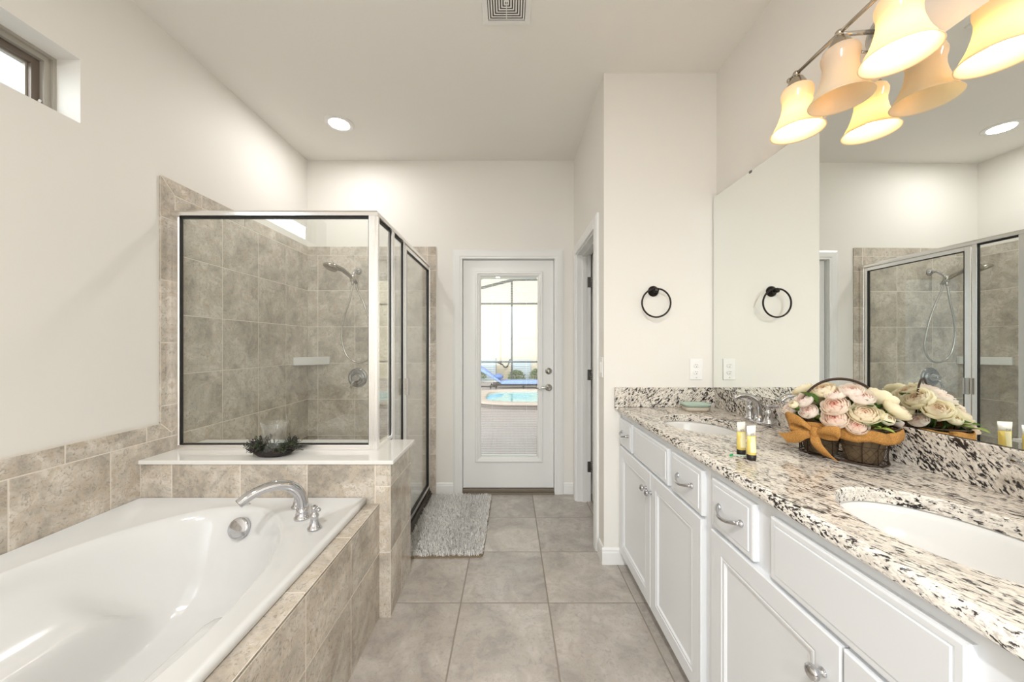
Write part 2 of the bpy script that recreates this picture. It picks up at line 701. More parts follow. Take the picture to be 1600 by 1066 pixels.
# ---- right wall, near wall, return wall, toilet room
mb = MB()
mb.box(XR, XR + .14, YF - .2, YR, 0, ZC)
struct('wall_right', mb, M['wall'], label='right wall behind the long vanity mirror')
NX0, NX1, NZ0, NZ1 = -1.25, .75, .75, 2.45      # unseen window added behind the camera for fill daylight
mb = MB()
mb.box(XL - .19, NX0, YF - .14, YF, 0, ZC)
mb.box(NX1, XR + .14, YF - .14, YF, 0, ZC)
mb.box(NX0, NX1, YF - .14, YF, 0, NZ0)
mb.box(NX0, NX1, YF - .14, YF, NZ1, ZC)
struct('wall_front', mb, M['wall'], label='near wall behind the camera with a window added for fill daylight')
w2 = sthing('window_fill', 'unseen white framed window added behind the camera for fill daylight', ((NX0 + NX1) / 2, YF - .07, NZ0))
mb = MB()
for q in ((NX0, NX0 + .05, NZ0, NZ1), (NX1 - .05, NX1, NZ0, NZ1), (NX0 + .05, NX1 - .05, NZ0, NZ0 + .05), (NX0 + .05, NX1 - .05, NZ1 - .05, NZ1), (-.275, -.225, NZ0 + .05, NZ1 - .05)):
    mb.box(q[0], q[1], YF - .11, YF - .05, q[2], q[3])
build('window_frame', mb, M['trim'], w2)
mb = MB()
mb.box(NX0 + .05, NX1 - .05, YF - .085, YF - .08, NZ0 + .05, NZ1 - .05)
build('window_pane', mb, M['door_glass'], w2)
pl = bpy.data.lights.new('window_portal', 'AREA')
pl.shape = 'RECTANGLE'
pl.size, pl.size_y = NX1 - NX0, NZ1 - NZ0
pl.cycles.is_portal = True
po = bpy.data.objects.new('window_portal', pl)
po.location = ((NX0 + NX1) / 2, YF - .16, (NZ0 + NZ1) / 2)
po.rotation_euler = Vector((0, 1, 0)).to_track_quat('-Z', 'Y').to_euler()
COL.objects.link(po)
mb = MB()
mb.box(XN, 2.45, YR, YR + .115, 0, ZC)
struct('wall_return', mb, M['wall'], label='short wall at the far end of the vanity with towel ring and outlet')
OY0, OY1, OZ = 2.385, 3.070, 2.135        # door opening of the toilet room
mb = MB()
mb.box(XN, XN + .115, YR + .115, OY0, 0, ZC)
mb.box(XN, XN + .115, OY1, YB, 0, ZC)
mb.box(XN, XN + .115, OY0, OY1, OZ, ZC)
struct('wall_side', mb, M['wall'], label='side wall with the toilet room doorway')
mb = MB()
mb.box(2.35, 2.45, YR + .115, YB, 0, ZC)
struct('wall_closet', mb, M['wall'], label='end wall inside the dark toilet room')

# ---- high window
w = sthing('window_1', 'bronze framed high strip window in the left wall', (XL - .19, (WY0 + WY1) / 2, WZ0))


def frame_rect(mb, x0, x1, ya, yb, za, zb, t):
    mb.box(x0, x1, ya, yb, za, za + t)
    mb.box(x0, x1, ya, yb, zb - t, zb)
    mb.box(x0, x1, ya, ya + t, za + t, zb - t)
    mb.box(x0, x1, yb - t, yb, za + t, zb - t)


mb = MB()
frame_rect(mb, -1.975, -1.937, WY0, WY1, WZ0, WZ1, .012)
frame_rect(mb, -2.020, -1.948, WY0 + .012, WY1 - .012, WZ0 + .012, WZ1 - .012, .020)
build('window_frame', mb, M['bronze_light'], w)
mb = MB()
frame_rect(mb, -2.012, -1.968, WY0 + .032, WY1 - .032, WZ0 + .032, WZ1 - .032, .026)
build('window_sash', mb, M['bronze_frame'], w)
mb = MB()
frame_rect(mb, -2.004, -1.985, WY0 + .058, WY1 - .058, WZ0 + .058, WZ1 - .058, .006)
build('glazing_bead', mb, M['bronze_light'], w)
mb = MB()
mb.box(-1.998, -1.994, WY0 + .06, WY1 - .06, WZ0 + .06, WZ1 - .06)
build('window_pane', mb, M['door_glass'], w)
mb = MB()
mb.lathe([(.0075, 0), (.0075, .002), (.004, .004)], (-1.961, WY1 - .036, WZ0 + .07), (0, -1, 0), 12)
build('screw_cap', mb, M['plastic'], w)

# ---- baseboards
BBP = [(0, 0), (.014, 0), (.014, .072), (.011, .080), (.011, .090), (.005, .100), (0, .100)]


def baseboard(name, a, b, nrm, label):
    """profile swept from a to b, standing off along nrm"""
    mb = MB()
    rings = [[(p[0] + nrm[0] * o, p[1] + nrm[1] * o, z) for o, z in BBP] for p in (a, b)]
    mb.loft(rings, True, True, True, False)
    return struct(name, mb, M['trim'], label=label)


baseboard('baseboard_back', (-.666, YB), (-.514, YB), (0, -1), 'white baseboard between the shower tile and the garden door')
baseboard('baseboard_corner', (.483, YB), (XN, YB), (0, -1), 'white baseboard right of the garden door')
baseboard('baseboard_return', (XN - .014, YR), (.735, YR), (0, -1), 'white baseboard under the towel ring wall')
baseboard('baseboard_side', (XN, YR + .0005), (XN, OY0 - .095), (-1, 0), 'white baseboard on the short side wall')
baseboard('baseboard_left', (XL, YF), (XL, -.42), (1, 0), 'white baseboard on the left wall behind the tub')

# ---- door casing profile
CAS = [(0, 0), (.0, .012), (.010, .016), (.018, .019), (.058, .021), (.066, .017), (.080, .017), (.080, 0)]


def casing(mb, p_in0, p_in1, ztop, fn):
    """three mitred sides; fn(u, z, h) -> world; u across the opening"""
    def ring(corner, sx, sz):
        return [fn(corner[0] + sx * (.080 - c), corner[1] + sz * (.080 - c), h) for c, h in CAS]
    L0 = [fn(p_in0 - (.080 - c), 0.0, h) for c, h in CAS]
    L1 = ring((p_in0, ztop), -1, 1)
    R1 = ring((p_in1, ztop), 1, 1)
    R0 = [fn(p_in1 + (.080 - c), 0.0, h) for c, h in CAS]
    mb.loft([L0, L1, R1, R0], True, True, True, False)


# ---- garden door
d1 = sthing('door_1', 'white glazed garden door with blinds in the far wall', (-.016, YB, 0))
mb = MB()
casing(mb, -.434, .402, 2.127, lambda u, z, h: (u, YB - h, z))
build('door_casing', mb, M['trim'], d1)
mb = MB()
mb.box(DX0, -.432, YB - .002, YB + .14, 0, DZ)
mb.box(.400, DX1, YB - .002, YB + .14, 0, DZ)
mb.box(-.432, .400, YB - .002, YB + .14, 2.125, DZ)
mb.box(-.432, -.420, YB + .076, YB + .11, 0, 2.125)
mb.box(.388, .400, YB + .076, YB + .11, 0, 2.125)
mb.box(-.420, .388, YB + .076, YB + .11, 2.113, 2.125)
build('door_jamb', mb, M['trim'], d1)
SY = YB + .030                            # slab face
GX0, GX1, GZ0, GZ1 = -.300, .284, .290, 2.002
mb = MB()
mb.box(-.429, GX0, SY, SY + .044, .042, 2.122)
mb.box(GX1, .397, SY, SY + .044, .042, 2.122)
mb.box(GX0, GX1, SY, SY + .044, .042, GZ0)
mb.box(GX0, GX1, SY, SY + .044, GZ1, 2.122)
slab = build('door_slab', mb, M['trim'], d1)
# moulded lite frame
mb = MB()
PR = [(-.016, 0), (-.016, .008), (-.010, .013), (.002, .013), (.008, .008), (.020, .006), (.034, -.004), (.034, -.012)]
rings = []
for cx, cz, sx, sz in ((GX0, GZ0, 1, 1), (GX1, GZ0, -1, 1), (GX1, GZ1, -1, -1), (GX0, GZ1, 1, -1), (GX0, GZ0, 1, 1)):
    rings.append([(cx + sx * o, SY - h, cz + sz * o) for o, h in PR])
mb.loft(rings, False, False, False, False)
build('lite_frame', mb, M['trim'], d1)
mb = MB()
mb.box(GX0 + .032, GX1 - .032, SY + .006, SY + .010, GZ0 + .032, GZ1 - .032)
build('door_pane', mb, M['door_glass'], d1)
mb = MB()
z = GZ0 + .050
while z < GZ1 - .04:
    mb.box(GX0 + .036, GX1 - .040, SY + .017, SY + .0235, z, z + .0006)
    z += .0155
for x in (-.165, .150):
    mb.box(x, x + .0012, SY + .0195, SY + .0207, GZ0 + .036, GZ1 - .036)
mb.box(GX0 + .036, GX1 - .040, SY + .012, SY + .028, GZ0 + .036, GZ0 + .046)
mb.box(GX0 + .036, GX1 - .040, SY + .012, SY + .028, GZ1 - .046, GZ1 - .034)
build('mini_blind', mb, M['plastic'], d1)
mb = MB()
mb.box(GX1 - .028, GX1 - .014, SY - .012, SY, 1.50, 1.93)
mb.box(GX1 - .030, GX1 - .010, SY - .018, SY - .008, 1.74, 1.77)
build('blind_slider', mb, M['plastic'], d1, bevel=.002)
mb = MB()
mb.lathe([(.031, 0), (.031, .004), (.026, .010), (.016, .012), (.013, .016), (0.001, .017)], (.352, SY, 1.108), (0, -1, 0), 28)
mb.box(.348, .356, SY - .026, SY - .014, 1.096, 1.120)
build('deadbolt', mb, M['nickel'], d1)
mb = MB()
mb.lathe([(.033, 0), (.033, .004), (.027, .010), (.013, .014), (.011, .046), (.014, .052), (.010, .056)], (.352, SY, .957), (0, -1, 0), 28)
mb.tube([(.352, SY - .048, .957), (.325, SY - .052, .962), (.295, SY - .052, .962), (.262, SY - .050, .955), (.235, SY - .046, .957)], [.011, .010, .009, .008, .007], 12)
build('door_lever', mb, M['nickel'], d1)
mb = MB()
mb.box(-.432, .400, YB - .030, YB + .14, 0, .012)
mb.box(-.432, .400, YB + .004, YB + .10, .012, .036)
build('threshold', mb, plain('dark_threshold', (.20, .165, .125), .5), d1, bevel=.003)

# ---- toilet room door
d2 = sthing('door_2', 'white casing and open door of the dark toilet room', (XN, (OY0 + OY1) / 2, 0))
mb = MB()
casing(mb, OY0 + .006, OY1 - .006, OZ - .006, lambda u, z, h: (XN - h, u, z))
build('door_casing', mb, M['trim'], d2)
mb = MB()
for a, b in ((OY0, OY0 + .018), (OY1 - .018, OY1)):
    mb.box(XN - .002, XN + .117, a, b, 0, OZ)
mb.box(XN - .002, XN + .117, OY0 + .018, OY1 - .018, OZ - .018, OZ)
mb.box(XN + .045, XN + .078, OY1 - .030, OY1 - .018, 0, OZ - .018)
mb.box(XN + .045, XN + .078, OY0 + .018, OY0 + .030, 0, OZ - .018)
mb.box(XN + .045, XN + .078, OY0 + .030, OY1 - .030, OZ - .030, OZ - .018)
build('door_jamb', mb, M['trim'], d2)
mb = MB()
mb.box(XN + .128, XN + .128 + .63, OY1 - .058, OY1 - .022, .012, OZ - .022)
ds = build('door_slab', mb, M['trim'], d2)
for hz in (.30, 1.09, 1.885):
    mb = MB()
    mb.box(XN + .088, XN + .118, OY1 - .0215, OY1 - .0175, hz - .045, hz + .045)
    for k in range(5):
        mb.lathe([(.0065, 0), (.0065, .0165)], (XN + .122, OY1 - .021, hz - .045 + .018 * k), (0, 0, 1), 10)
    build('hinge', mb, M['hinge'], d2)

# ---- knee wall between tub and shower
KX1, KY0, KY1, KZ = -.600, 1.7625, 2.110, .757
mb = MB()
mb.box(XL, KX1, KY0, KY1, 0, KZ)
knee = struct('wall_knee', mb, M['grout'], label='low tiled wall between bathtub and shower with a white ledge on top')
mb = MB()
tiles(mb, 'y-', KY0, grid([XL + .01, -1.67, -1.3325, -1.002, -.666], [.44, KZ]) + grid([-.666, KX1 + .010], [0, .322, .646, KZ]))
tiles(mb, 'x+', KX1, grid([KY0 - .010, 1.931, KY1], [0, .322, .646, KZ]))
tile_obj('tile_facing', mb, knee)
mb = MB()
mb.box(XL + .010, -.573, 1.742, 2.135, KZ, .777)
build('ledge_cap', mb, M['solid_white'], knee, bevel=.003)
# ------------------------------------------------------------------ bathtub
TX0, TX1, TY0, TY1, TZ = XL + .011, -.706, -.02, 1.752, .586
tub = thing('bathtub', 'white oval drop-in bathtub set in the stone tile deck', 'bathtub', ((TX0 + TX1) / 2, .9, 0))
cx, cy, ax, ayf, ayn = -1.255, .95, .455, .72, .76
N = 112


def sstep(a, b, t):
    t = max(0.0, min(1.0, (t - a) / (b - a)))
    return t * t * (3 - 2 * t)


prof = [(1.012, .5865), (1.0, .585), (.988, .580), (.975, .570), (.962, .555), (.948, .53), (.93, .49), (.912, .45), (.895, .41), (.878, .37), (.86, .33),
        (.84, .29), (.815, .25), (.785, .22), (.745, .198), (.70, .187), (.64, .180), (.57, .177), (.5, .175), (.4, .173), (.3, .172), (.2, .171), (.1, .170)]
def prof_z(s):
    for (s0, z0), (s1, z1) in zip(prof, prof[1:]):
        if s >= s1:
            t = (s0 - s) / (s0 - s1)
            return z0 + (z1 - z0) * max(0.0, min(1.0, t))
    return prof[-1][1]


def tub_pt(u, ph):
    """u: -1..1 across the tub at the station ph (-90..90 degrees) along it"""
    yy = sin(ph)
    x = cx + ax * cos(ph) * u
    y = cy + (ayf if yy > 0 else ayn) * yy
    z = prof_z(sqrt(yy * yy + (1 - yy * yy) * u * u))
    # arm rest along both long sides, fading out towards the drain end
    k = abs(u)
    off = abs(x - cx)
    wgt = 1 - sstep(1.22, 1.54, y)
    za = .42 + .115 * sstep(.19, .42, off) ** 1.2
    if za > z:
        z = z + (za - z) ** 2 / (za - z + .05) * sstep(.145, .205, off) * wgt
    if yy < 0:                 # sloping back rest at the near end
        z = max(z, .17 + .40 * sstep(.30, 1.02, -yy))
    return (x, y, min(z, .585) if k < 1 else .585)


mb = MB()
us = [0, .1, .18, .24, .28, .305, .325, .345, .36, .375, .39, .405, .42, .435, .45, .465, .48, .50, .52, .545, .57, .61, .66, .71, .76, .80, .84, .87, .895, .915, .935, .95, .962, .974, .985, .993, 1.0]
us = [-v for v in reversed(us[1:])] + us
mb.grid([[tub_pt(v, -pi / 2 + pi * j / (N // 2)) for v in us] for j in range(N // 2 + 1)])
rings = [[(cx + ax * s * cos(2 * pi * i / N), cy + (ayf if sin(2 * pi * i / N) > 0 else ayn) * s * sin(2 * pi * i / N), z) for i in range(N)] for s, z in ((1.0, .585), (1.012, .5865))]


def rect_ring(x0, x1, y0, y1, z):
    """points on a rectangle, one for each direction of the oval"""
    out = []
    for i in range(N):
        th = 2 * pi * i / N
        dx, dy = ax * cos(th), (ayf if sin(th) > 0 else ayn) * sin(th)
        t = 1e9
        if dx > 1e-9:
            t = min(t, (x1 - cx) / dx)
        if dx < -1e-9:
            t = min(t, (x0 - cx) / dx)
        if dy > 1e-9:
            t = min(t, (y1 - cy) / dy)
        if dy < -1e-9:
            t = min(t, (y0 - cy) / dy)
        out.append([cx + dx * t, cy + dy * t, z])
    for qx, qy in ((x0, y0), (x0, y1), (x1, y0), (x1, y1)):     # snap to the corners
        j = min(range(N), key=lambda i: (out[i][0] - qx) ** 2 + (out[i][1] - qy) ** 2)
        out[j] = [qx, qy, z]
    return [tuple(p) for p in out]


rings.append(rect_ring(TX0 + .008, TX1 - .034, TY0 + .02, TY1 - .008, TZ))
rings.append(rect_ring(TX0 + .006, TX1 - .024, TY0 + .014, TY1 - .006, TZ + .006))
rings.append(rect_ring(TX0 + .003, TX1 - .008, TY0 + .006, TY1 - .003, TZ + .006))
rings.append(rect_ring(TX0, TX1 - .001, TY0, TY1, TZ))
rings.append(rect_ring(TX0, TX1, TY0, TY1, TZ - .010))
rings.append(rect_ring(TX0, TX1 - .002, TY0, TY1, .566))
mb.loft(rings, True, False, False, True)
build('tub_shell', mb, M['acrylic'], tub)
# overflow plate on the drain-end wall
mb = MB()
an = Vector((0.05, -.93, .30)).normalized()
oc = Vector((-1.226, 1.606, .515))
mb.lathe([(.046, -.012), (.046, .004), (.043, .009), (.036, .011), (.012, .013), (.002, .013)], oc, an, 36)
build('overflow_plate', mb, M['chrome'], tub)
mb = MB()
mb.tube([(-1.258 + .021 * cos(t), 1.690 + .011 * sin(t), .5885) for t in [2 * pi * i / 24 for i in range(24)]], .0016, 6, True)
mb.tube([(-1.258 + .013 * cos(t), 1.690 + .004 * sin(t), .5880) for t in [2 * pi * i / 16 for i in range(16)]], .0012, 6, True)
build('emblem', mb, plain('grey_emblem', (.50, .50, .49), .3), tub)
mb = MB()
mb.lathe([(.034, 0), (.034, .004), (.026, .007), (.002, .006)], (-1.255, 1.18, .171), (0, 0, 1), 28)
build('drain', mb, M['chrome'], tub)

# tiled deck and apron in front of the tub
AX = -.654
mb = MB()
mb.box(-.775, AX, -.40, KY0 - .010, 0, .553)
apron = struct('wall_apron', mb, M['grout'], label='low tiled apron wall along the open side of the bathtub')
mb = MB()
ay = [-.40, -.16, .16, .48, .80, 1.12, 1.44, KY0 - .010]
tiles(mb, 'x+', AX, grid(ay, [0, .319, .553]))
tiles(mb, 'z+', .553, grid(ay, [0, 1]) and [(-.725, AX + .010, a, b) for a, b in zip(ay, ay[1:])])
tile_obj('tile_facing', mb, apron)

# ------------------------------------------------------------------ tub filler
tf = thing('tub_faucet', 'chrome arched tub filler with two lever handles on the tub rim', 'faucet', (-.909, 1.556, TZ))
RIM = TZ + .0012
base = Vector((-.909, 1.556, RIM))
dirv = Vector((-.727, -.686, 0))
mb = MB()
mb.lathe([(.034, 0), (.034, .006), (.029, .012), (.025, .030), (.024, .05)], base, (0, 0, 1), 28)


def spline(ps, k=10):
    out = []
    for i in range(len(ps) - 1):
        a, b, c, d = ps[max(0, i - 1)], ps[i], ps[i + 1], ps[min(len(ps) - 1, i + 2)]
        for j in range(k):
            t = j / k
            out.append(.5 * ((2 * b) + (c - a) * t + (2 * a - 5 * b + 4 * c - d) * t * t + (3 * b - a - 3 * c + d) * t ** 3))
    out.append(ps[-1])
    return out


path = spline([base + dirv * r + Vector((0, 0, h)) for r, h in ((0, .03), (.001, .07), (.016, .118), (.050, .153), (.095, .168), (.140, .166), (.185, .152), (.224, .128))], 5)
rad = [.0235 - .0050 * i / (len(path) - 1) for i in range(len(path))]
mb.tube(path, rad, 20)
build('spout', mb, M['chrome'], tf)


def handle(parent, c, lever_dir, s=1.0, mat='chrome', ll=1.0):
    mb = MB()
    c = Vector(c)
    mb.lathe([(.028 * s, 0), (.028 * s, .005 * s), (.022 * s, .012 * s), (.0165 * s, .035 * s), (.0150 * s, .048 * s), (.018 * s, .053 * s), (.018 * s, .060 * s), (.012 * s, .066 * s), (.010 * s, .080 * s), (.013 * s, .085 * s), (.013 * s, .094 * s), (.006 * s, .100 * s)], c, (0, 0, 1), 24)
    h = build('handle', mb, M[mat], parent)
    mb = MB()
    L = Vector(lever_dir).normalized()
    o = c + Vector((0, 0, .088 * s))
    mb.tube([o - L * .004 * s, o + L * .02 * s * ll, o + L * .045 * s * ll + Vector((0, 0, .003)), o + L * .066 * s * ll + Vector((0, 0, .005))], [.0065 * s, .006 * s, .007 * s, .0085 * s], 12, flat=1.3)
    mb.ball(o + L * .067 * s * ll + Vector((0, 0, .005)), .0095 * s, 12, 8)
    build('lever', mb, M[mat], h)
    return h


handle(tf, (-.807, 1.4655, RIM), (.8, -.5, -.12), .95, ll=.5)
handle(tf, (-.993, 1.660, RIM), (-.8, .4, .05), .95, ll=.6)

# ------------------------------------------------------------------ shower enclosure
LZ = .777
sh = thing('shower_enclosure', 'silver framed glass shower enclosure standing on the white ledge', 'shower', (-1.25, 2.5, 0))
FY = 1.930                                 # plane of the front glass
GX = -.732                                 # plane of the side glass
TOPZ, BOTZ = 2.070, LZ
mb = MB()                                  # headers, with a rolled top
HP = [(-.020, 0), (-.020, .018), (-.014, .028), (.014, .028), (.020, .018), (.020, 0), (.012, 0), (.012, .005), (-.012, .005), (-.012, 0)]
z0 = TOPZ - .028
rings = [[(XL + .012, FY + o, z0 + h) for o, h in HP], [(GX - .0, FY + o, z0 + h) for o, h in HP]]
a = [(XL + .012, FY + o, z0 + h) for o, h in HP]
b = [(GX - o, FY + o, z0 + h) for o, h in HP]
c = [(GX - o, YB - .012, z0 + h) for o, h in HP]
mb.loft([a, b, c], True, True, True, False)
build('header', mb, M['alu'], sh)
mb = MB()
mb.box(XL + .011, XL + .040, FY - .012, FY + .012, BOTZ, z0)
mb.box(XL + .040, XL + .046, FY - .006, FY + .006, BOTZ + .02, z0)
build('wall_channel', mb, M['alu'], sh)
mb = MB()
mb.box(XL + .040, GX - .02, FY - .014, FY + .014, BOTZ, BOTZ + .028)
build('sill_channel', mb, M['alu'], sh, bevel=.003)
mb = MB()                                  # corner post with flutes
mb.box(GX - .030, GX + .016, FY - .018, FY + .018, BOTZ, z0)
for o in (-.020, -.010, .000):
    mb.box(GX + o - .0026, GX + o + .0026, FY - .0205, FY - .017, BOTZ, z0)
mb.box(GX + .0155, GX + .019, FY - .010, FY + .012, BOTZ, z0)
build('corner_post', mb, M['alu'], sh, bevel=.0015)
mb = MB()                                  # black gaskets around the front pane
x0, x1, za, zb = XL + .046, GX - .030, BOTZ + .028, z0
for q in ((x0, x0 + .009, za, zb), (x1 - .006, x1, za, zb)):
    mb.box(q[0], q[1], FY - .007, FY + .007, q[2], q[3])
mb.box(x0, x1, FY - .007, FY + .007, zb - .012, zb)
mb.box(x0, x1, FY - .007, FY + .007, za, za + .006)
build('gasket', mb, M['gasket'], sh)
mb = MB()
mb.box(x0 + .003, x1 - .003, FY - .0025, FY + .0025, za + .002, zb - .002)
build('front_pane', mb, M['glass'], sh)
# side panel on the ledge
mb = MB()
mb.box(GX - .010, GX + .014, FY + .018, 2.165, BOTZ, BOTZ + .024)
mb.box(GX - .014, GX + .016, 2.160, 2.205, .05, z0)
mb.box(GX - .010, GX + .012, 2.405, 2.430, .05, z0)
build('side_stile', mb, M['alu'], sh, bevel=.002)
mb = MB()
for y in (2.155, 2.400):
    mb.box(GX - .006, GX + .009, y, y + .006, BOTZ + .024 if y < 2.3 else .07, z0)
mb.box(GX - .006, GX + .006, FY + .02, 2.16, z0 - .012, z0)
mb.box(GX - .006, GX + .006, 2.205, 2.405, z0 - .012, z0)
build('side_gasket', mb, M['gasket'], sh)
mb = MB()
q = .0032                                   # hung very slightly out of line, as fitted glass is
v = [(GX - .0022 - q, FY + .015), (GX + .0022 - q, FY + .015), (GX + .0022 + q, 2.157), (GX - .0022 + q, 2.157)]
mb.prism(v, BOTZ + .020, z0 - .002)
build('side_pane', mb, M['glass'], sh)
mb = MB()
mb.box(GX - .0025, GX + .0025, 2.200, 2.400, .07, z0 - .002)
build('fixed_pane', mb, M['glass'], sh)
# door
dr = bpy.data.objects.new('shower_door', None)
COL.objects.link(dr)
dr.parent = sh
dr.location = Vector((GX, 2.8, 0)) - Vector(sh.location)
mb = MB()
DA, DB, DZ0, DZ1 = 2.436, 3.160, .075, z0 - .008
mb.box(GX - .012, GX + .014, DA, DA + .034, DZ0, DZ1)
mb.box(GX - .012, GX + .014, DB - .022, DB, DZ0, DZ1)
mb.box(GX - .012, GX + .014, DA + .034, DB - .022, DZ1 - .026, DZ1)
mb.box(GX - .012, GX + .014, DA + .034, DB - .022, DZ0, DZ0 + .030)
build('door_frame', mb, M['alu'], dr, bevel=.002)
mb = MB()
mb.box(GX - .0025, GX + .0025, DA + .030, DB - .018, DZ0 + .026, DZ1 - .022)
build('door_pane', mb, M['glass'], dr)
mb = MB()
mb.box(GX + .014, GX + .034, DA + .012, DA + .018, 1.00, 1.115)
mb.box(GX + .030, GX + .034, DA - .004, DA + .030, 1.00, 1.115)
build('door_pull', mb, M['nickel'], dr, bevel=.0015)
mb = MB()
mb.box(GX - .006, GX + .0145, DA + .034, DA + .038, DZ0 + .03, DZ1 - .026)
mb.box(GX - .006, GX + .0145, DB - .028, DB - .022, DZ0 + .03, DZ1 - .026)
mb.box(GX - .006, GX + .0145, DA + .034, DB - .022, DZ1 - .031, DZ1 - .026)
mb.box(GX - .006, GX + .0145, DA + .034, DB - .022, DZ0 + .03, DZ0 + .036)
build('door_gasket', mb, M['gasket'], dr)
mb = MB()
mb.box(GX - .014, GX + .018, 3.166, YB - .012, .05, z0)
build('wall_jamb', mb, M['alu'], sh, bevel=.002)
mb = MB()
mb.box(GX - .05, GX + .020, 2.112, YB - .012, 0, .030)
mb.box(GX - .018, GX + .012, 2.112, YB - .012, .030, .052)
mb.box(GX - .018, GX - .012, 2.112, YB - .012, .052, .068)
mb.box(GX + .020, GX + .030, 2.112, YB - .012, 0, .012)
build('door_track', mb, plain('dark_track', (.20, .19, .175), .25, 1.0), sh)  # chrome track, its dark reflections put into the metal colour

# ---- shower fittings
YT = YB - .010
hs = thing('hand_shower', 'brushed nickel hand shower on its bracket with looping hose', 'shower head', (-1.369, YT, 2.011))
mb = MB()
mb.lathe([(.032, 0), (.030, .006), (.022, .018), (.014, .024)], (-1.369, YT, 2.011), (0, -1, 0), 28)
mb.tube([(-1.369, YT - .015, 2.011), (-1.368, YT - .06, 2.008), (-1.366, YT - .10, 1.975), (-1.366, YT - .12, 1.95)], .011, 14)
build('shower_arm', mb, M['chrome'], hs)
mb = MB()
BR = Vector((-1.366, YT - .128, 1.925))
mb.ball(BR, .021, 16, 10)
mb.lathe([(.016, -.03), (.020, -.01), (.020, .015), (.013, .03)], BR, (.25, -.2, 1), 18)
mb.tube([BR + Vector((0, 0, -.02)), BR + Vector((.006, -.01, -.06))], .011, 12)
build('bracket', mb, M['nickel'], hs)
mb = MB()
p0 = BR + Vector((.030, .010, -.045))
p3 = Vector((-1.478, 2.92, 1.985))
mb.tube([p0, BR + Vector((.012, .004, -.012)), BR + Vector((-.018, -.025, .022)), BR + Vector((-.055, -.07, .060)), p3 + Vector((.035, .02, .006)), p3 + Vector((.012, .005, .012))], [.013, .0145, .0165, .019, .024, .032], 18)
hx = Vector((-.30, -.30, -.90)).normalized()
mb.lathe([(.018, -.034), (.040, -.026), (.054, -.012), (.058, .002), (.055, .010), (.046, .014), (.001, .014)], p3, hx, 32)
build('hand_piece', mb, M['dark_nickel'], hs)
mb = MB()
ctrl = [BR + Vector((.004, -.012, -.07)), Vector((-1.385, 3.07, 1.74)), Vector((-1.452, 3.09, 1.55)), Vector((-1.468, 3.10, 1.40)), Vector((-1.425, 3.10, 1.255)), Vector((-1.34, 3.10, 1.195)), Vector((-1.245, 3.10, 1.215)),
        Vector((-1.195, 3.10, 1.33)), Vector((-1.215, 3.09, 1.52)), Vector((-1.265, 3.08, 1.70)), Vector((-1.325, 3.08, 1.83)), p0]


hp = spline(ctrl, 14)
mb.tube(hp, [.0072 + (.0009 if i % 2 else 0) for i in range(len(hp))], 10)
build('hose', mb, M['nickel'], hs)

sv = thing('shower_valve', 'round chrome shower valve with a lever low on the tiled wall', 'valve', (-1.374, YT, 1.052))
mb = MB()
mb.lathe([(.088, 0), (.088, .004), (.080, .012), (.070, .014), (.062, .010), (.050, .012), (.046, .020)], (-1.374, YT, 1.052), (0, -1, 0), 40)
build('escutcheon', mb, M['dark_chrome'], sv)
mb = MB()
mb.lathe([(.038, .015), (.036, .035), (.026, .055), (.022, .070), (.018, .075)], (-1.374, YT, 1.052), (0, -1, 0), 28)
mb.tube([(-1.374, YT - .055, 1.045), (-1.392, YT - .065, 1.015), (-1.402, YT - .068, .985), (-1.408, YT - .070, .965)], [.013, .010, .008, .010], 12)
build('lever', mb, M['chrome'], sv)

cs = MB()
q0, q1 = .205, .225
poly = [(XL + .010, YB - .010), (XL + .010, YB - .010 - q1), (XL + .028, YB - .014 - q1), (XL + .010 + q0, YB - .030), (XL + .010 + q0, YB - .010)]
rim = [(p[0], p[1]) for p in poly]
cs.prism(rim, 1.172, 1.242)
cs2 = build('soap_shelf', cs, M['porcelain'], None, bevel=.006, seg=3, loc=(XL + .06, YB - .06, 1.195))
tag(cs2, 'white ceramic corner soap shelf in the shower tile', 'shelf')
# a floor-level shower pan behind the ledge
mb = MB()
mb.box(XL + .012, GX - .05, 2.112, YB - .012, 0, .035)
o = build('shower_pan', mb, M['solid_white'], None, loc=(-1.28, 2.66, 0))
tag(o, 'white shower pan on the floor inside the glass enclosure', 'shower pan')
# ------------------------------------------------------------------ vanity cabinets
FX = .668                                  # face of doors and drawers
CX = .688                                  # face frame
WALLX = XR


def shaker(mb, y0, y1, z0, z1):
    """recessed-panel door front: frame, bead, panel; face towards -x"""
    t = .020
    st = .058
    mb_box = mb.box
    # outer frame with a small chamfer
    def ring(o, h):
        return [(FX + h, y0 + o, z0 + o), (FX + h, y1 - o, z0 + o), (FX + h, y1 - o, z1 - o), (FX + h, y0 + o, z1 - o)]
    mb.loft([ring(0, t), ring(0, .003), ring(.003, 0), ring(st, 0), ring(st + .002, .0025), ring(st + .006, .003), ring(st + .008, .0015), ring(st + .013, .0015), ring(st + .019, .008), ring(st + .021, .008)], True, True, True, False)


def slab_front(mb, y0, y1, z0, z1):
    t = .020

    def ring(o, h):
        return [(FX + h, y0 + o, z0 + o), (FX + h, y1 - o, z0 + o), (FX + h, y1 - o, z1 - o), (FX + h, y0 + o, z1 - o)]
    mb.loft([ring(0, t), ring(0, .004), ring(.004, .002), ring(.0135, .002), ring(.0155, .0035), ring(.0175, .0035), ring(.0185, 0), ring(.03, 0)], True, True, True, False)


def knob(parent, y, z):
    mb = MB()
    mb.lathe([(.0095, 0), (.0095, .002), (.006, .004), (.0055, .012), (.0085, .016), (.0150, .019), (.0165, .024), (.0150, .029), (.009, .0325), (.001, .0335)], (FX, y, z), (-1, 0, 0), 26)
    return build('knob', mb, M['chrome'], parent)


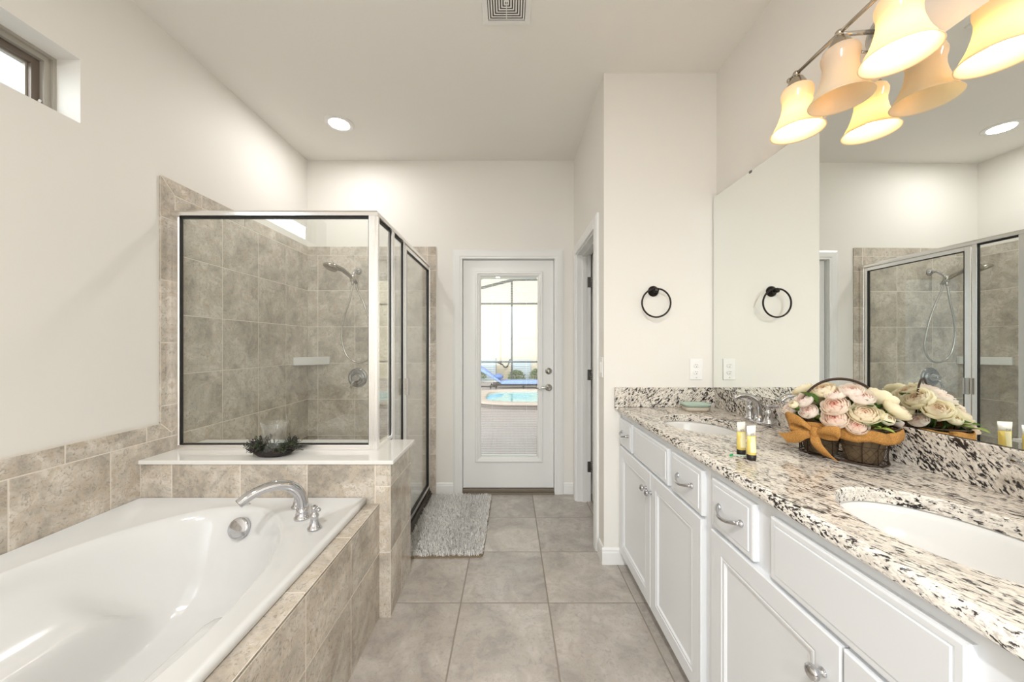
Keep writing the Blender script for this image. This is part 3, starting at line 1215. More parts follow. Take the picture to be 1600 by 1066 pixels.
def pull(parent, y, z, L=.108):
    mb = MB()
    pts = []
    rs = []
    for i in range(21):
        t = i / 20
        pts.append((FX - .006 - .022 * sin(pi * t) ** .8, y + L * (t - .5), z + .004 - .012 * sin(pi * t)))
        rs.append(.0052 + .0022 * abs(2 * t - 1) ** 3)
    mb.tube(pts, rs, 12)
    for s in (-1, 1):
        mb.lathe([(.0105, 0), (.0105, .003), (.007, .007), (.006, .010)], (FX, y + s * L * .5, z + .004), (-1, 0, 0), 18)
    return build('pull_handle', mb, M['chrome'], parent)


def cabinet(label, y0, y1, doors, drawers, fronts):
    c = thing('vanity_cabinet', label, 'cabinet', (.95, (y0 + y1) / 2, 0))
    mb = MB()
    # face frame strips, sides, back, bottom, open toe space
    mb.box(CX, CX + .018, y0, y1, .086, .9295)
    mb.box(CX + .018, WALLX - .004, y0, y0 + .016, .086, .9295)
    mb.box(CX + .018, WALLX - .004, y1 - .016, y1, .086, .9295)
    mb.box(CX + .018, WALLX - .004, y0 + .016, y1 - .016, .086, .104)
    mb.box(WALLX - .016, WALLX - .004, y0 + .016, y1 - .016, .104, .78)
    build('carcass', mb, M['cabinet'], c)
    mb = MB()
    mb.box(CX + .055, CX + .071, y0 + .002, y1 - .002, 0, .086)
    build('toe_kick', mb, M['cabinet'], c)
    for a, b, ky in doors:
        mb = MB()
        shaker(mb, a, b, .086, .733)
        d = build('door', mb, M['cabinet'], c)
        knob(d, ky, .645)
    for a, b in drawers:
        mb = MB()
        slab_front(mb, a, b, .745, .902)
        d = build('drawer', mb, M['cabinet'], c)
        pull(d, (a + b) / 2, .823)
    for a, b in fronts:
        mb = MB()
        slab_front(mb, a, b, .745, .902)
        build('false_front', mb, M['cabinet'], c)
    return c


cabinet('far white vanity cabinet against the towel ring wall, two knobs side by side', 1.2125, YR - .002, [(1.695, 2.168, 1.742), (1.244, 1.690, 1.682)], [(1.962, 2.168), (1.244, 1.474)], [(1.512, 1.930)])
cabinet('near white vanity cabinet below the closest sink', .20, 1.2115, [(.7185, 1.183, .758), (.250, .7135, .675)], [(.981, 1.181)], [(.522, .915)])

# ------------------------------------------------------------------ granite worktop with two oval cut-outs
WT0, WT1 = .930, .966
ct = thing('countertop', 'speckled black and cream granite countertop with splashes', 'countertop', (.95, 1.2, WT0))
SINKS = [(.920, 1.720), (.922, .720)]
SAX, SAY = .165, .222
CY0, CY1, CX0, CX1 = .185, YR - .001, .676, XR - .001


def top_mesh():
    mb = MB()
    n = 96
    spans = [(CY0, .46, None), (.46, .98, SINKS[1]), (.98, 1.46, None), (1.46, 1.98, SINKS[0]), (1.98, CY1, None)]
    for a, b, sk in spans:
        if sk is None:
            mb.face([(CX0, a, WT1), (CX1, a, WT1), (CX1, b, WT1), (CX0, b, WT1)])
            mb.face([(CX0, a, WT0), (CX0, b, WT0), (CX1, b, WT0), (CX1, a, WT0)])
            continue
        el, rc = [], []
        for i in range(n):
            th = 2 * pi * i / n
            dx, dy = SAX * cos(th), SAY * sin(th)
            t = min([((CX1 - sk[0]) / dx) if dx > 1e-9 else 1e9, ((CX0 - sk[0]) / dx) if dx < -1e-9 else 1e9,
                     ((b - sk[1]) / dy) if dy > 1e-9 else 1e9, ((a - sk[1]) / dy) if dy < -1e-9 else 1e9])
            el.append((sk[0] + dx, sk[1] + dy))
            rc.append([sk[0] + dx * t, sk[1] + dy * t])
        for qx in (CX0, CX1):
            for qy in (a, b):
                j = min(range(n), key=lambda i: (rc[i][0] - qx) ** 2 + (rc[i][1] - qy) ** 2)
                rc[j] = [qx, qy]
        big = [(sk[0] + (x - sk[0]) * 1.022, sk[1] + (y - sk[1]) * 1.018) for x, y in el]
        r = [[(x, y, WT0) for x, y in rc], [(x, y, WT0) for x, y in el], [(x, y, WT1 - .004) for x, y in el], [(x, y, WT1) for x, y in big], [(x, y, WT1) for x, y in rc]]
        mb.loft(r, True, False, False, False)
    # eased front edge and ends
    EP = [(CX0, WT1), (.670, .9650), (.6655, .9625), (.663, .958), (.662, .952), (.662, .942), (.663, .937), (.666, .933), (.670, .931), (CX0, WT0)]
    mb.loft([[(x, CY0, z) for x, z in EP], [(x, CY1, z) for x, z in EP]], False, False, False, True)
    mb.face([(x, CY0, z) for x, z in EP])
    mb.face([(CX0, CY0, WT0), (CX1, CY0, WT0), (CX1, CY0, WT1), (CX0, CY0, WT1)])
    return mb


build('top', top_mesh(), M['granite_top'], ct)
mb = MB()
mb.box(XR - .022, XR - .001, CY0, YR - .001, WT1, 1.084)
build('backsplash', mb, M['granite_splash'], ct, bevel=.002)
mb = MB()
mb.box(.642, XR - .0225, YR - .022, YR - .001, .942, 1.085)
mb.bm.free()
mb = MB()
mb.prism([(.642, YR - .021), (XR - .0225, YR - .021), (XR - .0225, YR - .001), (.642, YR - .001)], WT1, 1.085)
mb.prism([(.642, YR - .021), (.6605, YR - .021), (.6605, YR - .001), (.642, YR - .001)], .948, WT1)
build('side_splash', mb, M['granite_side'], ct, bevel=.0015)

for i, (sx, sy) in enumerate(SINKS):
    s = thing('sink', ['white oval undermount sink at the far end beside the soap dish', 'white oval undermount sink nearest the camera'][i], 'sink', (sx, sy, .929))
    mb = MB()
    pr = [(1.10, 0, ), (1.03, 0), (1.0, -.004), (.985, -.02), (.96, -.05), (.90, -.09), (.80, -.12), (.62, -.142), (.40, -.152), (.15, -.156)]
    nn = 72
    rings = [[(sx + (SAX + .004) * k * cos(2 * pi * j / nn), sy + (SAY + .004) * k * sin(2 * pi * j / nn), .929 + h) for j in range(nn)] for k, h in pr]
    outer = [[(sx + (SAX + .016) * k * cos(2 * pi * j / nn), sy + (SAY + .016) * k * sin(2 * pi * j / nn), .917 + h) for j in range(nn)] for k, h in reversed(pr)]
    mb.loft(rings + outer, True, False, False, True)
    build('bowl', mb, M['porcelain'], s)
    mb = MB()
    mb.lathe([(.030, 0), (.030, .003), (.024, .006), (.018, .004), (.001, .004)], (sx, sy, .7735), (0, 0, 1), 28)
    build('drain', mb, M['chrome'], s)


def basin_faucet(label, y):
    X = 1.205
    f = thing('basin_faucet', label, 'faucet', (X, y, WT1))
    mb = MB()
    # oval deck plate
    mb.lathe([(.030, 0), (.030, .006), (.026, .011), (.02, .012)], (X, y, WT1 + .0008), (0, 0, 1), 40, sx=.80, sy=2.9)
    build('deck_plate', mb, M['chrome'], f)
    mb = MB()
    b = Vector((X, y, WT1 + .0085))
    mb.lathe([(.0235, 0), (.0235, .006), (.019, .014), (.0165, .03)], b, (0, 0, 1), 24)
    pts, rr = [], []
    for i in range(23):
        t = i / 22
        if t < .2:
            pts.append(b + Vector((-.004 * t / .2, 0, .02 + .05 * t / .2)))
        else:
            a = (t - .2) / .8 * 2.25
            pts.append(b + Vector((-.004 - .072 * (1 - cos(a)), 0, .07 + .055 * sin(a))))
        rr.append(.0155 - .0035 * t)
    mb.tube(pts, rr, 16)
    build('spout', mb, M['chrome'], f)
    handle(f, (X, y - .064, WT1 + .010), (-.12, -1, .12), .92)
    handle(f, (X, y + .064, WT1 + .010), (-.12, 1, .12), .92)
    return f


basin_faucet('chrome two-handle basin faucet behind the two small tubes', 1.720)
basin_faucet('chrome two-handle faucet of the nearest sink, cut by the picture edge', .722)

# ------------------------------------------------------------------ mirror
mir = thing('mirror', 'large frameless wall mirror above the vanity', 'mirror', (1.252, 1.2, 1.086))
mb = MB()
ya, yb = .20, YR - .008
xa, xb = 1.2635, 1.2455                    # it leans off the wall a little at the far end
mb.prism([(xa, ya), (xb, yb), (xb + .0055, yb), (xa + .0055, ya)], 1.0865, 2.247)
build('mirror_glass', mb, M['mirror'], mir)
mb = MB()
mb.prism([(xa + .0057, ya + .004), (xb + .0057, yb - .004), (XR - .001, yb - .004), (XR - .001, ya + .004)], 1.10, 2.24)
build('backing', mb, M['cabinet_dark'], mir)
for y in (.55, 1.845):
    xm = xa + (xb - xa) * (y - ya) / (yb - ya)
    mb = MB()
    mb.box(xm - .003, XR - .001, y - .008, y + .008, 2.2472, 2.2500)
    mb.box(xm - .003, xm - .0005, y - .008, y + .008, 2.238, 2.2472)
    build('mirror_clip', mb, M['hinge'], mir, bevel=.0008)

# ------------------------------------------------------------------ three-lamp vanity light
vl = thing('vanity_light', 'brushed nickel three-light bar with bell glass shades above the mirror', 'wall light', (XR, 1.194, 2.40))
BX, BZ = 1.107, 2.392
mb = MB()
mb.lathe([(.066, 0), (.066, .008), (.058, .018), (.040, .026), (.016, .030), (.014, .04)], (XR - .0005, 1.194, BZ + .012), (-1, 0, 0), 40, sx=1.0, sy=1.0)
build('wall_plate', mb, M['nickel'], vl)
mb = MB()
mb.tube([(XR - .03, 1.205, BZ + .014), (1.19, 1.203, BZ + .010), (BX, 1.20, BZ)], .0075, 12)
mb.ball((1.214, 1.235, BZ - .03), .008, 12, 8)
mb.tube([(XR - .02, 1.235, BZ - .03), (1.214, 1.235, BZ - .03)], .004, 8)
build('arm', mb, M['nickel'], vl)
mb = MB()
mb.tube([(BX, .975, BZ), (BX, 1.405, BZ)], .0065, 12)
for y in (.972, 1.014, 1.194, 1.373, 1.408):
    mb.ball((BX, y, BZ), .0125 if y in (1.014, 1.194, 1.373) else .010, 14, 8)
build('bar', mb, M['warm_nickel'], vl)

# frosted glass of the shades
sm = bpy.data.materials.new('frosted_shade_glass')
sm.use_nodes = True
nt = sm.node_tree
nt.nodes.clear()
out = nt.nodes.new('ShaderNodeOutputMaterial')
mx = nt.nodes.new('ShaderNodeMixShader')
tl = nt.nodes.new('ShaderNodeBsdfTranslucent')
df = nt.nodes.new('ShaderNodeBsdfDiffuse')
tl.inputs[0].default_value = (.97, .83, .56, 1)
df.inputs[0].default_value = (.97, .95, .92, 1)
mx.inputs[0].default_value = .60
gg = nt.nodes.new('ShaderNodeBsdfGlossy')
gg.inputs['Roughness'].default_value = .15
m2 = nt.nodes.new('ShaderNodeMixShader')
m2.inputs[0].default_value = .05
nt.links.new(df.outputs[0], mx.inputs[1])
nt.links.new(tl.outputs[0], mx.inputs[2])
nt.links.new(mx.outputs[0], m2.inputs[1])
nt.links.new(gg.outputs[0], m2.inputs[2])
nt.links.new(m2.outputs[0], out.inputs[0])
M['shade'] = sm

SHX = 1.110
for y, lit in ((1.373, True), (1.194, False), (1.014, True)):
    mb = MB()
    mb.tube([(BX, y, BZ), (BX + .002, y, BZ - .018)], .009, 12)
    mb.lathe([(.012, 0), (.020, -.006), (.031, -.028), (.036, -.048), (.034, -.052), (.026, -.050), (.010, -.046)], (SHX - .001, y, BZ - .012), (0, 0, 1), 28)
    fit = build('fitter', mb, M['warm_nickel'], vl)
    mb = MB()
    zt, zb = BZ - .062, 2.168
    H = zt - zb
    bell = [(.036, H + .012), (.047, H + .004), (.0520, H - .010), (.0515, H - .024), (.0475, H - .040), (.0475, H - .060), (.0515, H - .082), (.058, H - .105), (.066, H - .126), (.0735, H - .140), (.0765, H - .149), (.083, .004), (.0865, .000)]
    inner = [(r - .0035, h + .0005) for r, h in reversed(bell)]
    mb.lathe(bell + [(.0860, -.002)] + inner, (SHX, y, zb), (0, 0, 1), 48, cap0=False, cap1=False)
    sh_ = build('shade', mb, M['shade'], fit)
    if not lit:
        sh_['label'] = 'unlit milky white glass shade'
    mb = MB()
    mb.lathe([(.013, .045), (.014, .030), (.022, .012), (.0285, -.012), (.027, -.030), (.017, -.044), (.001, -.048)], (SHX, y, zt - .052), (0, 0, 1), 20)
    build('bulb', mb, M['bulb'] if lit else M['dead_bulb'], fit)
    if lit:
        add_light('bulb_glow', 'POINT', (SHX, y, zt - .108), BULB_POWER, (1.0, .70, .38), .022)

# ------------------------------------------------------------------ recessed ceiling lamps (one in view; two unseen ones added as fill)
def can(label, x, y, power=CAN_POWER):
    c = thing('recessed_light', label, 'ceiling light', (x, y, ZC))
    mb = MB()
    mb.lathe([(.104, 0), (.104, -.004), (.098, -.008), (.080, -.010), (.072, -.006), (.070, .0)], (x, y, ZC), (0, 0, 1), 48, cap0=False, cap1=False)
    build('trim_ring', mb, M['plastic'], c)
    mb = MB()
    mb.lathe([(.071, -.005), (.001, -.004)], (x, y, ZC), (0, 0, 1), 40, cap0=False)
    build('diffuser', mb, M['diffuser'], c)
    add_light('can_glow', 'AREA', (x, y, ZC - .013), power, (1.0, .985, .965), .135, (0, 0, -1))
    return c


can('round lit recessed ceiling light above the shower', -1.289, 2.679)
can('unseen recessed ceiling light added as fill over the near floor', -.30, -.70, FILL_CAN_POWER)
can('unseen recessed ceiling light added as fill behind the camera', -.30, -2.1, FILL_CAN_POWER)

# ------------------------------------------------------------------ ceiling vent
cv = thing('ceiling_vent', 'square white ceiling air vent with concentric louvres', 'vent', (-.018, 1.727, ZC))
mb = MB()
h = .1235
mb.box(-.018 - .095, -.018 + .095, 1.727 - .095, 1.727 + .095, ZC - .0015, ZC - .0005)
build('dark_throat', mb, plain('dark_throat', (.10, .085, .07), .8), cv)  # dark sheet on the ceiling stands in for the shade inside the duct


def sq_ring(mb, r_out, r_in, z_out, z_in, t):
    pr = [(r_out, z_out), (r_in, z_in), (r_in, z_in + t), (r_out, z_out + t)]
    rings = []
    for sx, sy in ((-1, -1), (1, -1), (1, 1), (-1, 1), (-1, -1)):
        rings.append([(-.018 + sx * r, 1.727 + sy * r, z) for r, z in pr])
    mb.loft(rings, True, False, False, False)


mb = MB()
sq_ring(mb, h, h - .004, ZC - .001, ZC - .009, .001)
sq_ring(mb, h - .004, h - .030, ZC - .009, ZC - .012, .004)
build('vent_frame', mb, M['plastic'], cv)
for k in range(7):
    mb = MB()
    r = .090 - .0128 * k
    sq_ring(mb, r, r - .0072, ZC - .0085, ZC - .0095, .0010)
    build('louvre', mb, M['plastic'], cv)
mb = MB()
mb.box(-.020, -.016, 1.727 - .088, 1.727 + .088, ZC - .008, ZC - .005)
build('cross_bar', mb, M['plastic'], cv)

# ------------------------------------------------------------------ towel ring, outlet, switch
tr = thing('towel_ring', 'dark bronze towel ring on the short wall', 'towel ring', (.880, YR, 1.675))
mb = MB()
mb.lathe([(.033, 0), (.033, .005), (.028, .010), (.025, .014), (.014, .018), (.011, .026), (.011, .040), (.015, .044), (.015, .052), (.008, .056)], (.880, YR, 1.675), (0, -1, 0), 32)
build('wall_rose', mb, M['black_metal'], tr)
mb = MB()
rc = Vector((.880, YR - .048, 1.675 + .010 - .086))
mb.tube([rc + Vector((.086 * sin(a), 0, .086 * cos(a))) for a in [2 * pi * i / 64 for i in range(64)]], .0052, 12, True)
build('ring', mb, M['black_metal'], tr)

ol = thing('outlet', 'white duplex power outlet on the wall beside the mirror', 'outlet', (1.143, YR, 1.196))
mb = MB()
mb.box(1.104, 1.182, YR - .006, YR, 1.131, 1.262)
build('cover_plate', mb, M['plastic'], ol, bevel=.0025)
for zc in (1.218, 1.176):
    mb = MB()
    mb.lathe([(.0175, 0), (.0175, .0025), (.016, .0032)], (1.143, YR - .006, zc), (0, -1, 0), 28, sy=.80)
    rc_ = build('receptacle', mb, M['plastic'], ol)
    mb = MB()
    mb.box(1.1365, 1.1383, YR - .0098, YR - .0088, zc + .001, zc + .009)
    mb.box(1.1477, 1.1495, YR - .0098, YR - .0088, zc + .002, zc + .008)
    mb.lathe([(.0026, 0), (.0026, .001)], (1.143, YR - .0088, zc - .007), (0, -1, 0), 10)
    build('slot', mb, M['slot'], rc_)
mb = MB()
mb.lathe([(.003, 0), (.003, .001), (.001, .0015)], (1.143, YR - .006, 1.145), (0, -1, 0), 12)
build('cover_screw', mb, M['nickel'], ol)

ls = thing('light_switch', 'white rocker light switch beside the toilet room casing', 'light switch', (XN, 2.240, 1.205))
mb = MB()
mb.box(XN - .006, XN, 2.203, 2.277, 1.142, 1.268)
build('cover_plate', mb, M['plastic'], ls, bevel=.0025)
mb = MB()
mb.prism([(XN - .0105, 2.225), (XN - .0085, 2.225), (XN - .006, 2.225), (XN - .006, 2.255), (XN - .0105, 2.255)], 1.172, 1.238)
build('rocker', mb, M['plastic'], ls)
# ------------------------------------------------------------------ soap dish
R5 = random.Random(11)
sd = thing('soap_dish', 'small pale green soap dish in the corner of the counter', 'soap dish', (1.072, 2.055, WT1))
WS = WT1 + .0007


def rrect(cx_, cy_, hx_, hy_, r, z, n=8):
    out = []
    for qx, qy, a0 in ((1, 1, 0), (-1, 1, pi / 2), (-1, -1, pi), (1, -1, 3 * pi / 2)):
        for k in range(n):
            a = a0 + pi / 2 * k / (n - 1)
            out.append((cx_ + qx * (hx_ - r) + r * cos(a), cy_ + qy * (hy_ - r) + r * sin(a), z))
    return out


mb = MB()
x, y = 1.072, 2.055
mb.loft([rrect(x, y, .064, .046, .03, WS), rrect(x, y, .069, .051, .032, WT1 + .022), rrect(x, y, .062, .044, .03, WT1 + .0235)], True, True, True, True)
build('dish_base', mb, plain('beige_ceramic', (.52, .45, .36), .35), sd)
mb = MB()
mb.loft([rrect(x, y, .066, .048, .03, WT1 + .0238), rrect(x, y, .077, .056, .035, WT1 + .037), rrect(x, y, .081, .060, .036, WT1 + .040), rrect(x, y, .078, .057, .035, WT1 + .043), rrect(x, y, .068, .047, .03, WT1 + .038), rrect(x, y, .05, .034, .026, WT1 + .031)], True, True, True, True)
build('dish_tray', mb, plain('sea_green_glass', (.44, .58, .51), .15), sd)

# ------------------------------------------------------------------ two little tubes
M['gel'] = plain('yellow_gel_tube', (.78, .62, .17), .22)
M['tube_label'] = plain('translucent_tube_plastic', (.80, .76, .50), .25)
M['tube_clear'] = plain('clear_tube_end', (.80, .79, .74), .2)
M['tube_cap'] = plain('dark_tube_cap', (.012, .008, .008), .3)
M['ink'] = plain('grey_print', (.26, .26, .17), .6)


def toiletry_tube(label, x, y, ang, h):
    t = thing('toiletry_tube', label, 'tube', (x, y, WT1), 'hotel toiletry tubes')
    z0_ = WT1 + .0008

    def sec(z, rx, ry, n=28):
        ca, sa = cos(ang), sin(ang)
        return [(x + rx * cos(a) * ca - ry * sin(a) * sa, y + rx * cos(a) * sa + ry * sin(a) * ca, z0_ + z) for a in [2 * pi * k / n for k in range(n)]]
    mb = MB()
    mb.loft([sec(0, .0125, .0125), sec(.002, .0135, .0135), sec(.016, .0138, .0138), sec(.0175, .013, .013)], True, True, True, True)
    build('cap', mb, M['tube_cap'], t)
    mb = MB()
    mb.loft([sec(.0177, .0125, .0125), sec(.019, .0140, .0140), sec(.040, .0142, .0128), sec(.062, .0158, .0105), sec(.080, .0172, .0075)], True, True, True, True)
    build('body', mb, M['gel'], t)
    mb = MB()
    mb.loft([sec(.0802, .0172, .0074), sec(.092, .0182, .0050), sec(h - .011, .0194, .0022), sec(h - .010, .0195, .0009), sec(h, .0195, .0009)], True, True, True, True)
    b = build('crimped_end', mb, M['tube_clear'], t)
    # small printed mark and pale label panel on the face turned to the room
    mb = MB()
    ca, sa = cos(ang), sin(ang)
    rows = []
    for z, ry, u1 in ((.028, .0139, .0085), (.045, .0127, .0085), (.062, .0108, .0085), (.078, .0082, .0085)):
        row = []
        for k in range(7):
            u = -.0125 + (u1 + .0125 - .003) * k / 6
            yy = -ry * sqrt(max(0, 1 - (u / .0148) ** 2)) - .0004
            row.append((x + u * ca - yy * sa, y + u * sa + yy * ca, WT1 + z))
        rows.append(row)
    mb.grid(rows)
    build('label_panel', mb, M['tube_label'], t)
    mb = MB()
    for k in range(4):
        u = -.009 + .0032 * k
        yy = -.0066
        for dz in (0, .0035):
            if (k + (dz > 0)) % 3 == 2:
                continue
            p = Vector((x + u * ca - yy * sa, y + u * sa + yy * ca, WT1 + .083 + dz))
            mb.box(p.x - .001, p.x + .001, p.y - .0008, p.y + .0002, p.z, p.z + .002)
    build('print', mb, M['ink'], t)
    return t


toiletry_tube('yellow toiletry tube standing on its black cap, farther from the camera of the pair', .795, 1.222, radians(19), .112)
toiletry_tube('yellow toiletry tube standing on its black cap, nearer to the camera of the pair', .792, 1.166, radians(17), .112)

pk = thing('plastic_pick', 'tiny clear plastic stick with a green tip lying beside the tubes', 'plastic pick', (.745, 1.21, WT1))
mb = MB()
mb.tube([(.744, 1.200, WT1 + .004), (.752, 1.206, WT1 + .0045), (.757, 1.210, WT1 + .004)], [.003, .0042, .003], 10)
build('green_tip', mb, plain('green_plastic', (.02, .36, .13), .3), pk)
mb = MB()
mb.tube([(.757, 1.210, WT1 + .0028), (.775, 1.209, WT1 + .0025), (.815, 1.203, WT1 + .0022)], [.0024, .0022, .0018], 8)
build('shaft', mb, plain('pale_green_plastic', (.60, .76, .62), .2), pk)

# ------------------------------------------------------------------ flower basket
M['terracotta'] = plain('mossy_clay_pot', (.155, .105, .055), .75, bump=.5, bscale=90)
M['burlap'] = fabric_mat('orange_burlap', (.30, .135, .03), (.52, .26, .065), 420)
M['wire'] = plain('rusty_brown_wire', (.050, .028, .018), .45, .5)
M['leaf'] = plain('green_leaf', (.075, .16, .025), .5, bump=.25, bscale=60)
M['leaf_light'] = plain('lime_leaf', (.27, .36, .07), .5, bump=.25, bscale=60)
M['petal'] = attr_ramp_mat('blush_petals', [(0.0, (.86, .42, .32)), (.25, (.91, .60, .49)), (.45, (.94, .79, .69)), (1.0, (.96, .91, .82))])
M['petal_cream'] = attr_ramp_mat('cream_petals', [(0.0, (.88, .66, .48)), (.35, (.93, .81, .65)), (.7, (.95, .89, .74)), (1.0, (.95, .91, .72))])
M['petal_white'] = attr_ramp_mat('pale_pink_petals', [(0.0, (.90, .62, .53)), (.35, (.94, .81, .74)), (1.0, (.96, .91, .85))])


def flower_mesh(name, R, rings, mat, seed):
    rr = random.Random(seed)
    bm = bmesh.new()
    lay = bm.verts.layers.float.new('ring')
    nr = len(rings)
    for k, (rad, n, open_) in enumerate(rings):
        for p in range(n):
            a0 = 2 * pi * p / n + k * .8 + rr.uniform(-.12, .12)
            half = 2 * pi / n * .72
            op = open_ * rr.uniform(.9, 1.1)
            r = rad * R * rr.uniform(.95, 1.05)
            nu, nv = 7, 7
            vs = []
            for j in range(nv):
                t = j / (nv - 1)
                pol = pi - (pi - op) * (.15 + .85 * t)            # from below up to the opening
                row = []
                wid = half * (sin(pi * min(1, .25 + .62 * t)) ** .6)
                for i in range(nu):
                    s = i / (nu - 1) * 2 - 1
                    az = a0 + wid * s
                    q = r * (1 + .12 * t * t - .05 * s * s * t)
                    dip = -.10 * abs(s) ** 2.5 * t * R
                    x_ = q * sin(pol) * cos(az)
                    y_ = q * sin(pol) * sin(az)
                    z_ = q * .82 * cos(pol) + dip
                    v = bm.verts.new((x_, y_, z_ + rad * R * .02))
                    v[lay] = min(1, max(0, (k / max(1, nr - 1)) * .8 + .2 * t + rr.uniform(-.04, .04)))
                    row.append(v)
                vs.append(row)
            for j in range(nv - 1):
                for i in range(nu - 1):
                    f = bm.faces.new((vs[j][i], vs[j][i + 1], vs[j + 1][i + 1], vs[j + 1][i]))
                    f.smooth = True
    me = bpy.data.meshes.new(name)
    bm.to_mesh(me)
    bm.free()
    me.materials.append(M[mat])
    return me


OPEN = [(.24, 3, .25), (.38, 4, .45), (.52, 5, .65), (.66, 6, .85), (.80, 7, 1.02), (.93, 7, 1.22), (1.05, 7, 1.42)]
BUDR = [(.30, 3, .15), (.50, 4, .25), (.72, 5, .38), (.90, 5, .60)]
FM = [flower_mesh('flower_head_open', .033, OPEN, 'petal', 3), flower_mesh('flower_head_cream', .034, OPEN, 'petal_cream', 5),
      flower_mesh('flower_head_pale', .031, OPEN[:6], 'petal_white', 8), flower_mesh('flower_bud', .020, BUDR, 'petal_cream', 9)]

fb = thing('flower_basket', 'wire basket of blush and cream silk flowers with a burlap bow', 'flower basket', (1.120, 1.205, WT1))
BC = Vector((1.116, 1.197, WT1))
LA = Vector((.11, -.21, 0)).normalized()   # long axis, towards the camera and the mirror
SA = Vector((LA.y, -LA.x, 0)) * -1         # short axis
if SA.x > 0:
    SA = -SA                                # points to the room


def bk(u, v, z):
    """basket frame: u along, v towards the room, z above the counter"""
    p = BC + LA * u + SA * v
    return Vector((p.x, p.y, WT1 + z))


def oval(hu, hv, z, n=48, e=3.0):
    out = []
    for i in range(n):
        a = 2 * pi * i / n
        c, s = cos(a), sin(a)
        out.append(bk(hu * (abs(c) ** (2 / e)) * (1 if c >= 0 else -1), hv * (abs(s) ** (2 / e)) * (1 if s >= 0 else -1), z))
    return out


mb = MB()
mb.tube(oval(.132, .076, .118), .0028, 8, True)
mb.tube(oval(.112, .062, .005), .0026, 8, True)
mb.tube(oval(.120, .068, .060), .0012, 6, True)
ra, rb, rm_ = oval(.132, .076, .118), oval(.112, .062, .005), oval(.112, .064, .055)
for i in range(0, 48, 4):
    mb.tube([ra[i], rm_[i], rb[i]], .0016, 6)
for i in range(0, 48, 2):                   # chicken wire
    j = (i + 4) % 48
    mb.tube([rb[i], rm_[j]], .0006, 4)
    mb.tube([rb[j], rm_[i]], .0006, 4)
    if i % 2 == 0:
        mb.tube([rb[i], rb[(24 - i) % 48]], .0007, 4)
build('wire_basket', mb, M['wire'], fb)
mb = MB()
hp = []
for i in range(33):
    a = pi * i / 32
    hp.append(bk(-.095 * cos(a), .055 * cos(a), .115 + .150 * sin(a) ** .85))
mb.tube(hp, .0030, 8)
mb.tube([p + Vector((0, 0, -.0045)) for p in hp], .0018, 6)
build('carry_handle', mb, M['wire'], fb)
for u in (.055, -.055):
    mb = MB()
    c = bk(u, .004, .006)
    mb.lathe([(.040, 0), (.044, .004), (.056, .085), (.060, .088), (.060, .096), (.055, .098), (.053, .088)], c, (0, 0, 1), 36)
    # pressed mesh pattern standing on the pot
    for k in range(16):
        for s in (1, -1):
            pts = []
            for i in range(7):
                t = i / 6
                a = 2 * pi * k / 16 + s * .55 * t
                r = .044 + .012 * t + .0006
                pts.append(c + Vector((r * cos(a), r * sin(a), .006 + .076 * t)))
            mb.tube(pts, .0007, 4)
    pot = build('flower_pot', mb, M['terracotta'], fb)
# ribbon woven around the rim
mb = MB()
ro = oval(.137, .081, 0, 96)
rows = []
for k in range(5):
    t = k / 4
    row = []
    for i in range(97):
        p = ro[i % 96]
        c = bk(0, 0, 0)
        d = (p - c)
        w_ = .004 * sin(i * .72) + .0015 * sin(i * 2.1)
        q = p + d.normalized() * (w_ + .003 * sin(pi * t))
        row.append(Vector((q.x, q.y, WT1 + .078 + .036 * t + .003 * sin(i * .5 + 1))))
    rows.append(row)
mb.grid(rows)
rib = build('ribbon_band', mb, M['burlap'], fb)
md = rib.modifiers.new('thick', 'SOLIDIFY')
md.thickness = .0014


def strip(mb, path, width, wdir, n=20, taper=None):
    pts = spline([Vector(p) for p in path], n)
    rows = [[], [], []]
    m = len(pts)
    for i, p in enumerate(pts):
        w_ = width * (taper(i / (m - 1)) if taper else 1)
        wd = Vector(wdir).normalized()
        t = (pts[min(i + 1, m - 1)] - pts[max(0, i - 1)])
        nn = t.cross(wd)
        nn = nn.normalized() if nn.length > 1e-8 else Vector((0, 0, 1))
        rows[0].append(p - wd * w_ / 2)
        rows[1].append(p + nn * .003)
        rows[2].append(p + wd * w_ / 2)
    mb.grid(rows)


bow = bpy.data.objects.new('bow', None)
COL.objects.link(bow)
bow.parent = fb
K = bk(-.036, .090, .085)                   # knot
bow.location = K - fb.location
OUT = SA
LFT = -LA
UP = Vector((0, 0, 1))


def bp(l, o, u):
    return K + LFT * l + OUT * o + UP * u


